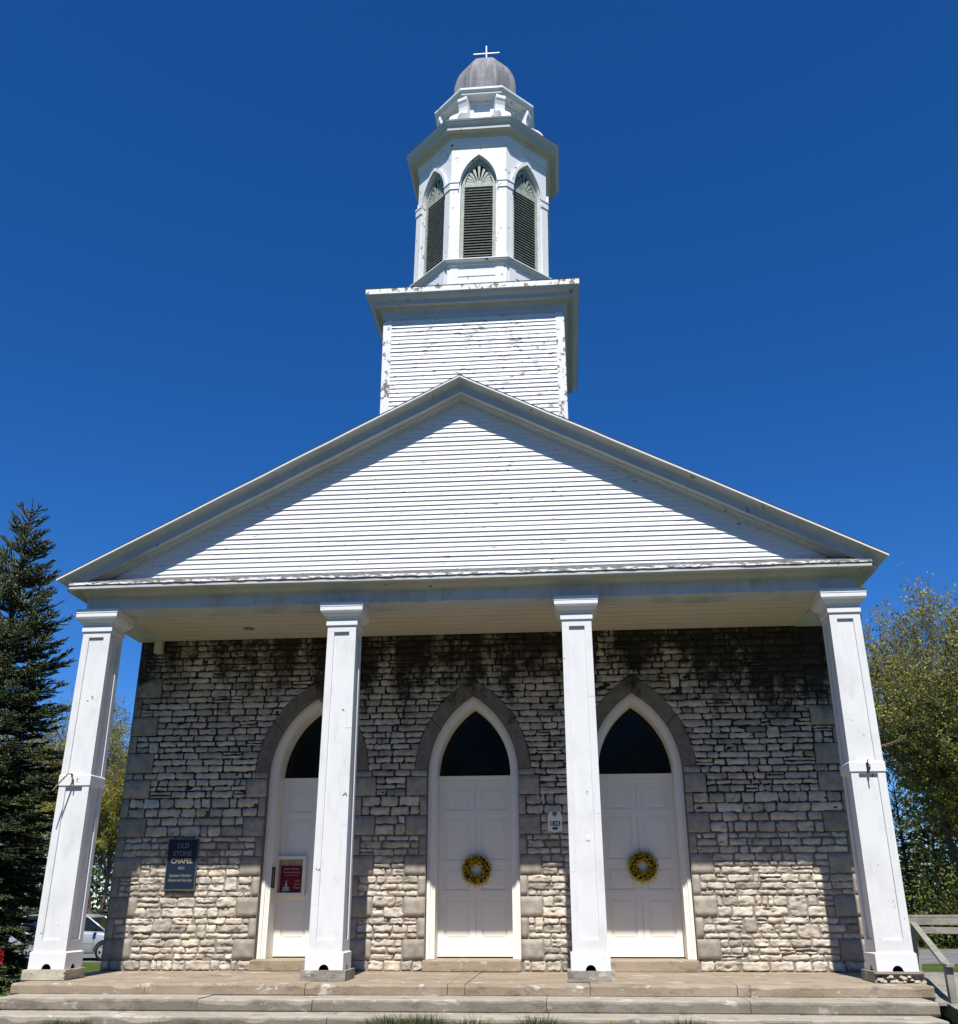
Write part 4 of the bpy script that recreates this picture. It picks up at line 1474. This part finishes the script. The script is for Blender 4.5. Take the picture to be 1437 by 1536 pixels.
def spruce(name, label, seed, H, rad, group, loc, whorl=.27, detail=1.0, tones=((.085, .125, .052), (.24, .265, .10), (.14, .19, .14))):
    """trunk, whorls of boughs, flat sprays of twigs, needles on every twig"""
    r = random.Random(seed); nr = np.random.default_rng(seed)
    seg = []; tw = []        # twigs: p0,p1
    seg.append(((0, 0, -.3), (0, 0, H * .55), H * .017, H * .010)); seg.append(((0, 0, H * .55), (0, 0, H * .97), H * .010, .012))
    tw.append(((0, 0, H * .95), (.01, 0, H), 1.0))
    z = .35
    while z < H * .955:
        f = z / H
        L0 = rad(f)
        nb = max(4, int((9 if f < .8 else (6 if f < .9 else 4)) * (1 if detail >= 1 else .8)))
        a0 = r.uniform(0, 6.28)
        for k in range(nb):
            az = a0 + 2 * PI * k / nb + r.uniform(-.25, .25); zz = z + r.uniform(-.17, .17)
            Lb = L0 * r.uniform(.72, 1.12)
            up0 = -.10 + 1.35 * f ** 2.6 + r.uniform(-.1, .1)
            d = Vector((math.cos(az), math.sin(az), up0)).normalized()
            p = Vector((0, 0, zz)); step = .085 / min(1.0, detail)
            n = max(3, int(Lb / step)); side = Vector((-math.sin(az), math.cos(az), 0))
            for i in range(n):
                g = i / n
                curl = (-.55 * (1 - f) * (g < .55) + 1.0 * (g > .5)) * .055
                d = (d + Vector((r.gauss(0, .02), r.gauss(0, .02), curl))).normalized()
                q = p + d * (Lb / n)
                seg.append((tuple(p), tuple(q), .016 * (1 - g) * (Lb / 2 + .3) + .004, .016 * (1 - g - 1 / n) * (Lb / 2 + .3) + .004))
                if g > .22:
                    tw.append((tuple(p), tuple(q + d * .02), .9))
                if g > .12:
                    for sgn in (-1, 1):
                        if r.random() < .93:
                            ll = min(.66, (.14 + .46 * (1 - g) * Lb / 1.5)) * r.uniform(.6, 1.15)
                            td = (d * .9 + side * sgn * r.uniform(.7, 1.15) + Vector((0, 0, r.uniform(-.22, .28)))).normalized()
                            e = q + td * ll
                            tw.append((tuple(q), tuple(e), .8))
                            if ll > .18:
                                for tt in ((.35, .6, .85) if detail >= 1 else (.5,)):
                                    sp = q + td * (ll * tt)
                                    s2 = (td + side * -sgn * r.uniform(-.2, .9) * .8 + d * r.uniform(-.3, .5) + Vector((0, 0, r.uniform(-.25, .45)))).normalized()
                                    tw.append((tuple(sp), tuple(sp + s2 * ll * r.uniform(.25, .45)), .7))
                p = q
            tw.append((tuple(p), tuple(p + d * .12), 1.0))
        z += whorl * r.uniform(.8, 1.2)
    t = thing(name, label, 'tree', loc, group)
    A = np.array([(*a, *b_, c, d) for a, b_, c, d in seg])
    P, F = tubes_np((A[:, :3], A[:, 3:6], A[:, 6], A[:, 7]), 5)
    np_mesh('trunk', P, [F], M['bark'], t, True)
    W = np.array([(*a, *b_) for a, b_, c in tw])
    p0, p1 = W[:, :3], W[:, 3:]
    ln = np.linalg.norm(p1 - p0, axis=1)
    # twig cores
    Pc, Fc = tubes_np((p0, p1, np.full(len(p0), .017), np.full(len(p0), .006)), 3)
    kk = np.maximum(5, (ln * 80 * detail)).astype(int)
    idx = np.repeat(np.arange(len(p0)), kk)
    n = len(idx)
    d = (p1 - p0)[idx] / (ln[idx][:, None] + 1e-9)
    f = nr.random(n)[:, None]
    c = p0[idx] * (1 - f) + p1[idx] * f
    a = nr.normal(size=(n, 3)); a -= (a * d).sum(1, keepdims=True) * d; a /= np.linalg.norm(a, axis=1, keepdims=True) + 1e-9
    nd = a * .85 + d * .75 + np.array([0, 0, .12]); nd /= np.linalg.norm(nd, axis=1, keepdims=True)
    nl = nr.uniform(.030, .050, n)[:, None] / min(1.0, detail ** .5)
    wv = np.cross(nd, d); wv /= np.linalg.norm(wv, axis=1, keepdims=True) + 1e-9
    wd = .0078 / min(1.0, detail) ** .7
    Pn = np.stack([c - wv * wd, c + wv * wd, c + nd * nl], 1).reshape(-1, 3)
    Fn = np.arange(n * 3).reshape(n, 3)
    cl = fbm(p0[:, 0] * 1.2, p0[:, 1] * 1.2, p0[:, 2] * 1.2, 2, seed)[idx][:, None]
    w = np.clip((cl - .3) / .4, 0, 1)
    T = np.array(tones[0]) * (1 - w) + np.array(tones[1]) * w
    bl = (nr.random(n) < .25)[:, None]
    T = np.where(bl, np.array(tones[2]), T) * nr.uniform(.75, 1.3, (n, 1))
    Tc = np.tile(np.array([.04, .055, .026]), (len(Pc), 1))
    np_mesh('boughs', np.concatenate([Pc, Pn]), [Fc, Fn + len(Pc)], M['needle'], t, False, np.concatenate([Tc, np.repeat(T, 3, 0)]))
    return t


def rad_a(f): return min(1.88, .03 + 2.65 * (1 - f) ** .77)


spruce('spruce_tree', 'tall blue green spruce beside the left end column', 5, 9.87, rad_a, None, (-9.45, 3.7, GZ - .02), .20)
G1 = ((.17, .195, .026), (.36, .345, .045), (.36, .23, .06))
G2 = ((.13, .165, .030), (.28, .295, .05), (.30, .22, .09))
ta = broadleaf('maple_tree', 'tall yellow green leafing tree just right of the right end column', 21, 17.2, 1.0, G1, .145, 1.0, 1.0, 1.1, loc=(21.2, 38, -1.05))
tb = broadleaf('maple_tree', 'loose twiggy tree at the right edge with bare top branches', 33, 16.5, 1.15, G2, .135, 1.0, .8, 1.5, loc=(25.6, 40, -1.05))


def put(src, label, loc, rz, sc):
    c = copy_tree(src); c.location = loc; c.rotation_euler = (0, 0, rz); c.scale = (sc, sc, sc); c['label'] = label
    return c


put(ta, 'shorter green tree behind the handrail, crown lowest of those right of the columns', (23.0, 37.0, -1.05), 2.1, .66)
put(tb, 'leafing tree far to the right, partly outside the photograph', (31.5, 42, -1.05), 1.0, .95)
put(ta, 'second leafing tree far to the right, behind the twiggy one', (28.5, 50, -1.05), 4.0, .92)
put(ta, 'leafing tree seen in the gap between the left end column and the wall', (-23.2, 39, -1.05), 2.5, .74)
put(tb, 'thin twiggy tree rising above the others in that gap beside the wall', (-22.4, 43, -1.05), 2.5, .80)
put(ta, 'green tree behind the car roof, lower than the tree in the gap', (-21.2, 35.5, -1.05), 3.9, .56)
put(ta, 'low bushy tree behind the silver car beside the wall', (-19.0, 37.5, -1.05), .6, .50)
put(tb, 'bare topped tree showing through the lower boughs of the spruce', (-27.5, 40, -1.05), 5.0, .74)
put(ta, 'leafing tree at the far left beyond the road', (-34.5, 43, -1.05), 3.3, .8)
put(tb, 'tall loose tree left of the spruce, outside the left edge', (-44, 47, -1.05), 1.9, .95)
put(ta, 'broad leafing tree well outside the left edge', (-54, 49, -1.05), 5.3, .9)
sp2 = spruce('dark_conifer', 'dark conifer behind the grey landing rail, nearest the column', 9, 9.0, lambda f: .15 + 2.9 * (1 - f) ** .85, 'dark conifers beyond the road', (20.6, 43.5, -1.05), .25, .35,
             ((.016, .028, .012), (.032, .048, .018), (.02, .034, .02)))
for lab, loc, rz, sc in (('dark conifer behind the grey landing rail, at the right edge', (25.2, 44.5, -1.05), 1.2, .9), ('dark conifer right of the landing rail, outside the right edge', (30.0, 46, -1.05), 2.2, 1.05), ('shorter dark conifer between the two behind the landing rail', (22.9, 45.5, -1.05), 5.2, .78),
                         ('dark conifer furthest left beyond the road', (-31.0, 45, -1.05), 3.2, .9), ('dark conifer behind the leafing tree left of the wall', (-25.0, 47, -1.05), 4.0, .62)):
    put(sp2, lab, loc, rz, sc)


def wood_mass(name, pts_fn, n, size, cols, seed, label):
    nr = np.random.default_rng(seed)
    C = pts_fn(nr, n)
    N = nr.normal(0, 1, (n, 3)) + np.array([0, 0, .5])
    P, F = cards(C, N, nr.uniform(.5, 1.3, n) * size, .8, nr)
    w = np.clip(fbm(C[:, 0] * .3, C[:, 1] * .3, C[:, 2] * .3, 3, seed) * 2 - .5, 0, 1)[:, None]
    T = (np.array(cols[0]) * (1 - w) + np.array(cols[1]) * w) * nr.uniform(.7, 1.3, (n, 1))
    o = np_mesh(name, P, [F], M['leaf'], None, False, np.repeat(T, 4, 0))
    tag(o, label, 'wood', kind='stuff')
    return o


def belt(y0, y1, h0, h1, xw, zb):
    def fn(nr, n):
        x = nr.uniform(-xw, xw, n); y = nr.uniform(y0, y1, n)
        h = h0 + (h1 - h0) * np.clip(fbm(x * .16, y * .13, 0, 4, 4) * 1.7 - .35, 0, 1)
        z = zb + h * nr.random(n) ** .8
        return np.stack([x, y, z], -1)
    return fn


wood_mass('far_wood', belt(58, 74, 1.5, 15, 110, -1.1), 110000, .42, ((.045, .06, .016), (.13, .145, .03)), 8, 'mixed green wood closing the view far behind the chapel')
wood_mass('sky_blocking_wood', belt(-62, -48, 8, 22, 120, -.7), 26000, 1.5, ((.03, .045, .012), (.07, .09, .02)), 9, 'unseen green wood added opposite the chapel to block the low sky')  # added out of view behind the camera to cut the low sky light

# low shrubs between the road and the wall on the left
def bush(name, label, loc, rx, rz, n, size, cols, seed, cat='shrub', twigs=60, group=None):
    nr = np.random.default_rng(seed)
    t = thing(name, label, cat, loc, group)
    d = nr.normal(0, 1, (n, 3)); d /= np.linalg.norm(d, axis=1, keepdims=True)
    d[:, 2] = np.abs(d[:, 2])
    rr_ = nr.random(n) ** .45
    lump = .7 + .6 * vnoise(d[:, 0] * 2.2 + 5, d[:, 1] * 2.2, d[:, 2] * 2.2, seed)
    C = d * (rr_ * lump)[:, None] * np.array([rx, rx, rz])
    P, F = cards(C, nr.normal(0, 1, (n, 3)) + d * .7, nr.uniform(.6, 1.3, n) * size, .8, nr)
    w = np.clip(vnoise(C[:, 0] * 3, C[:, 1] * 3, C[:, 2] * 3, seed) * 1.6 - .3, 0, 1)[:, None]
    T = (np.array(cols[0]) * (1 - w) + np.array(cols[1]) * w) * nr.uniform(.7, 1.3, (n, 1))
    np_mesh('leaves', P, [F], M['leaf'], t, False, np.repeat(T, 4, 0))
    b_ = MB()
    for k in range(twigs):
        dd = d[k]; L_ = .8 * (lump[k])
        e = Vector(dd * L_ * np.array([rx, rx, rz]))
        b_.tube([(0, 0, -.05), e * .5 + Vector((0, 0, .1 * rz)), e], [.012, .008, .004], 4)
    b_.build('stems', M['bark'], t)
    return t


bush('roadside_shrub', 'green leafing shrub behind the silver car, against the wall corner', (-17.0, 30.5, -1.05), 1.5, 2.3, 3600, .10, ((.05, .075, .012), (.13, .14, .02)), 3)
bush('roadside_shrub', 'reddish brown twiggy shrub just behind the silver car roof', (-19.2, 29.6, -1.05), 1.1, 1.5, 1300, .07, ((.07, .04, .02), (.12, .10, .025)), 4)
bush('understory_shrub', 'tall green thicket behind the landing rail, nearest the right end column', (20.3, 37.0, -1.05), 2.2, 4.6, 6500, .15, ((.06, .085, .02), (.20, .21, .04)), 13, twigs=90)
bush('understory_shrub', 'tall green thicket behind the landing rail, at the right edge', (24.0, 38.5, -1.05), 2.4, 4.0, 6500, .15, ((.05, .075, .02), (.17, .19, .035)), 14, twigs=90)
bush('red_flowering_shrub', 'small bright red flowering shrub under the spruce at the left edge', (-7.62, 1.9, -.10), .20, .42, 520, .045, ((.30, .006, .012), (.42, .02, .03)), 6, twigs=18)
bush('low_green_shrub', 'low bright green plant beside the left end of the steps', (-6.75, 1.5, GZ), .42, .32, 900, .05, ((.05, .10, .012), (.12, .20, .025)), 7, twigs=14)

# ------------------------------------------------------------------ silver car on the road


def make_car(loc):
    car = thing('parked_car', 'silver people carrier parked on the road beyond the left columns', 'car', loc)
    silver = mat_flat('silver_car_paint', (.46, .47, .48), .3, .6, metal=.45)
    glass = mat_flat('dark_car_glass', (.010, .014, .014), .06, .6)
    rub = mat_flat('black_rubber', (.012, .012, .012), .8, .2)
    alloy = mat_flat('alloy_wheel', (.55, .55, .56), .35, .6, metal=.6)
    b = MB()
    # stations along the car: x, half width, sill z, shoulder z
    st = [(-2.42, .74, .42, .92), (-2.36, .86, .33, 1.00), (-2.1, .925, .27, 1.02), (-1.2, .945, .24, 1.03), (0, .95, .23, 1.03), (.9, .945, .24, 1.02), (1.25, .94, .25, 1.0), (1.75, .915, .27, .90), (2.1, .86, .30, .80), (2.32, .74, .36, .70), (2.40, .58, .42, .60)]
    rings = []
    for x, w, z0, z1 in st:
        rings.append([(x, -w + .06, z0), (x, -w, z0 + .10), (x, -w - .008, z0 + (z1 - z0) * .55), (x, -w + .03, z1 - .08), (x, -w + .13, z1), (x, w - .13, z1), (x, w - .03, z1 - .08), (x, w + .008, z0 + (z1 - z0) * .55), (x, w, z0 + .10), (x, w - .06, z0)])
    b.loft(rings)
    body = b.build('body', silver, car, smooth=True, bevel=.02)
    g = MB()
    gs = [(1.42, .80, .98, .80, 1.0), (.62, .82, 1.0, .70, 1.50), (.25, .83, 1.0, .685, 1.585), (-.8, .83, 1.0, .68, 1.62), (-1.9, .82, 1.0, .67, 1.56), (-2.18, .80, 1.0, .66, 1.46), (-2.38, .78, .98, .70, 1.02)]
    g.loft([[(x, -w0, z0), (x, -w1, z1), (x, w1, z1), (x, w0, z0)] for x, w0, z0, w1, z1 in gs])
    g.build('windows', glass, car, smooth=False, bevel=.02)
    r_ = MB()
    r_.loft([[(x, -w1 - .012, z1 - .02), (x, -w1 + .05, z1 + .03), (x, w1 - .05, z1 + .03), (x, w1 + .012, z1 - .02)] for x, w0, z0, w1, z1 in gs[1:-1]])
    for s in (-1, 1):
        r_.tube([(1.44, s * .815, .995), (1.0, s * .775, 1.265), (.6, s * .715, 1.51), (.25, s * .70, 1.585)], [.035, .032, .032, .03], 6)
        for x0, x1 in ((.18, .05), (-1.05, -1.1), (-2.02, -1.92)):
            r_.tube([(x0, s * .838, 1.0), (x1, s * .695, 1.59)], .032, 6)
    r_.build('roof', silver, car, smooth=True)
    for s in (-1, 1):
        mm = MB(); mm.loft([[(1.0 + dx_, s * (.93 + .10 * t), 1.02 + dz_) for dx_, dz_ in ((-.05, 0), (.08, .0), (.07, .12), (-.04, .13))] for t in (0, 1, 1.7)])
        mm.build('wing_mirror', rub, car, bevel=.01)
        tr = MB(); tr.box(-1.0, .98, s * .951 - .012, s * .951 + .012, .60, .64)
        tr.build('side_trim', M['gilt'] if False else alloy, car)
        for x in (-1.02, .05, 1.02):
            dl = MB(); dl.box(x - .006, x + .006, s * .952 - .006, s * .952 + .003, .36, .95)
            dl.build('door_gap', rub, car)
        hl = MB(); hl.loft([[(2.12, s * .87, .62), (2.30, s * .76, .60), (2.28, s * .76, .72), (2.08, s * .86, .78)], [(2.14, s * .70, .62), (2.36, s * .60, .60), (2.33, s * .60, .71), (2.12, s * .68, .78)]])
        hl.build('headlight', alloy, car)
    for x in (1.45, -1.42):
        for s in (-1, 1):
            w = MB()
            w.loft([[(x + r * math.cos(2 * PI * k / 28), s * y, .33 + r * math.sin(2 * PI * k / 28)) for k in range(28)] for r, y in ((.20, .74), (.325, .75), (.335, .80), (.335, .93), (.325, .955), (.23, .96), (.215, .93))])
            wh = w.build('wheel', rub, car, smooth=True)
            ar = MB(); ar.loft([[(x + r * math.cos(PI * k / 20), s * .957, .33 + r * math.sin(PI * k / 20)) for r in (.345, .40)] + [(x + r * math.cos(PI * k / 20), s * .90, .33 + r * math.sin(PI * k / 20)) for r in (.40, .345)] for k in range(21)])
            ar.build('wheel_arch', rub, wh)
            rm = MB()
            rm.loft([[(x + r * math.cos(2 * PI * k / 28), s * y, .33 + r * math.sin(2 * PI * k / 28)) for k in range(28)] for r, y in ((.225, .945), (.225, .962), (.195, .962), (.19, .94))], cap=False)
            for q in range(5):
                a = 2 * PI * q / 5 + .3
                ca, sa = math.cos(a), math.sin(a)
                rm.loft([[(x + ca * .03 - sa * .045, s * .965, .33 + sa * .03 + ca * .045), (x + ca * .03 + sa * .045, s * .965, .33 + sa * .03 - ca * .045), (x + ca * .03 + sa * .045, s * .94, .33 + sa * .03 - ca * .045), (x + ca * .03 - sa * .045, s * .94, .33 + sa * .03 + ca * .045)],
                         [(x + ca * .205 - sa * .03, s * .962, .33 + sa * .205 + ca * .03), (x + ca * .205 + sa * .03, s * .962, .33 + sa * .205 - ca * .03), (x + ca * .205 + sa * .03, s * .94, .33 + sa * .205 - ca * .03), (x + ca * .205 - sa * .03, s * .94, .33 + sa * .205 + ca * .03)]])
            rm.build('rim', alloy, wh)
    return car


make_car((-16.85, 24.3, -1.045))

# ------------------------------------------------------------------ timber ramp with rails
ramp = thing('timber_ramp', 'weathered grey timber ramp beside the right end of the porch', 'ramp', (7.6, -.4, GZ))


def deck_z(y):
    if y > 1.1:
        return ZF - .005
    return ZF - .005 - (1.1 - y) * .125


b = MB(); y = -2.7
rr = random.Random(8)
while y < 2.3:
    y1 = y + .138
    z0, z1 = deck_z(y), deck_z(y1)
    a = 6.84 + rr.uniform(0, .012); c = 8.42 + rr.uniform(-.015, .015)
    if y < -.62:
        a += .10
    dz = rr.uniform(-.003, .003)
    b.loft([[(a, y + .004, z0 + dz), (a, y1 - .004, z1 + dz), (a, y1 - .004, z1 + dz - .032), (a, y + .004, z0 + dz - .032)],
            [(c, y + .004, z0 + dz), (c, y1 - .004, z1 + dz), (c, y1 - .004, z1 + dz - .032), (c, y + .004, z0 + dz - .032)]])
    y = y1
b.build('deck_boards', M['wood'], ramp)
b = MB()
for x in (6.97, 8.36):
    b.loft([[(x - .02, yy, deck_z(yy) - .036), (x + .02, yy, deck_z(yy) - .036), (x + .02, yy, deck_z(yy) - .19), (x - .02, yy, deck_z(yy) - .19)] for yy in (-2.65, 1.1, 2.28)])
for x in (7.0, 7.7, 8.33):
    b.box(x - .045, x + .045, 2.15, 2.24, -.95, ZF - .19)
b.build('ramp_frame', M['wood'], ramp)
hr = thing('handrail', 'sloping grey timber handrail on a post at the near end of the ramp', 'handrail', (7.05, -.5, GZ))
b = MB(); b.box(6.985, 7.08, -.545, -.45, -.98, .085)
b.build('post', M['wood'], hr, bevel=.006)
b = MB()
b.loft([[(6.985, -.60, .130), (7.09, -.60, .130), (7.09, -.60, .088), (6.985, -.60, .088)], [(6.985, -.44, .133), (7.09, -.44, .133), (7.09, -.44, .091), (6.985, -.44, .091)], [(7.30, 1.62, .600), (7.39, 1.62, .600), (7.39, 1.62, .555), (7.30, 1.62, .555)]])
b.build('top_rail', M['wood'], hr, bevel=.004)
b = MB(); b.box(7.28, 7.37, 1.625, 1.715, ZF, .60); b.build('upper_post', M['wood'], hr, bevel=.005)
lr = thing('landing_rail', 'level grey timber guard rail across the back of the ramp landing', 'guard rail', (7.7, 2.2, ZF))
b = MB(); b.box(6.95, 8.62, 2.14, 2.28, .66, .70); b.build('cap_board', M['wood'], lr, bevel=.004)
b = MB(); b.box(6.95, 8.60, 2.10, 2.139, .555, .655); b.build('rail_board', M['wood'], lr, bevel=.004)
b = MB(); b.loft([[(6.95, 2.10, .535), (6.95, 2.139, .535), (6.95, 2.139, .44), (6.95, 2.10, .44)], [(9.2, 2.10, .50), (9.2, 2.139, .50), (9.2, 2.139, .405), (9.2, 2.10, .405)]])
b.build('rail_board', M['wood'], lr, bevel=.004)
for x in (6.98, 8.52):
    b = MB(); b.box(x - .045, x + .045, 2.141, 2.23, -.95, .655); b.build('post', M['wood'], lr, bevel=.004)
for o_ in (ramp, hr, lr):
    rehome(o_)

# ------------------------------------------------------------------ grass, weeds and dandelions at the foot of the steps
nr = np.random.default_rng(77)
n = 22000
gxp = nr.uniform(-6.6, 7.0, n); gyp = -1.93 - nr.gamma(1.6, .16, n)
tall = fbm(gxp * 1.7, gyp * .5, 0, 3, 12)
hgt = (.035 + .20 * np.clip((tall - .42) / .3, 0, 1) ** 1.3) * nr.uniform(.5, 1.25, n)
base = np.stack([gxp, gyp, np.full(n, GZ - .005)], -1)
lean = np.stack([nr.normal(0, .35, n), nr.normal(0, .35, n), np.ones(n)], -1) * hgt[:, None]
ang = nr.uniform(0, PI, n); wv = np.stack([np.cos(ang), np.sin(ang), 0 * ang], -1) * nr.uniform(.003, .0065, n)[:, None]
midp = base + lean * .55 - np.stack([0 * ang, 0 * ang, hgt * .02], -1)
P = np.stack([base - wv, base + wv, midp + wv * .7, midp - wv * .7, base + lean * np.array([1.25, 1.25, 1])], 1).reshape(-1, 3)
i5 = np.arange(n)[:, None] * 5
F4 = i5 + np.array([[0, 1, 2, 3]]); F3 = i5 + np.array([[3, 2, 4]])
T = np.where((nr.random(n) < .3)[:, None], np.array([.16, .15, .06]), np.array([.05, .085, .02])) * nr.uniform(.6, 1.3, (n, 1))
g = np_mesh('grass', P, [F4, F3], M['leaf'], None, False, np.repeat(T, 5, 0))
tag(g, 'ragged spring grass growing along the foot of the stone steps', 'grass', kind='stuff')
yel = mat_flat('dandelion_yellow', (.60, .42, .01), .7, .2, .15, 60)
stemm = mat_flat('dandelion_stem', (.10, .14, .03), .7, .2)


def dandelion(x, y, h, label, r=.022):
    d = thing('dandelion', label, 'flower', (x, y, GZ), 'dandelions at the foot of the steps')
    s_ = MB(); s_.tube([(0, 0, -.01), (.008, -.004, h * .5), (.012, -.006, h)], [.004, .0035, .003], 5); s_.build('stem', stemm, d)
    f = MB()
    for L_ in range(3):
        np_ = 14 - 3 * L_
        for k in range(np_):
            a = 2 * PI * k / np_ + L_ * .2; rr_ = r * (1 - .25 * L_); up = .006 + .008 * L_
            ca, sa = math.cos(a), math.sin(a)
            f.face([(.012 - sa * .002, -.006 + ca * .002, h), (.012 + ca * rr_ - sa * .005, -.006 + sa * rr_ + ca * .005, h + up), (.012 + ca * rr_ * 1.1, -.006 + sa * rr_ * 1.1, h + up), (.012 + ca * rr_ + sa * .005, -.006 + sa * rr_ - ca * .005, h + up), (.012 + sa * .002, -.006 - ca * .002, h)])
    f.build('flower_head', yel, d)
    return d


for x, y, h, lab in ((.93, -2.02, .155, 'yellow dandelion in the grass below the middle door'), (1.42, -2.05, .11, 'low yellow dandelion in the grass, next right of the one below the middle door'), (2.50, -2.03, .150, 'yellow dandelion on a tall stem below the column right of the middle door'),
                     (6.62, -1.95, .19, 'yellow dandelion beside the handrail post at the right end of the steps')):
    dandelion(x, y, h, lab)
# a rosette of green weed near the right
bush('weed_clump', 'small bright green weed clump in front of the steps near the right end', (4.62, -2.02, GZ), .10, .15, 160, .05, ((.03, .10, .012), (.06, .16, .02)), 15, 'weed', 6)
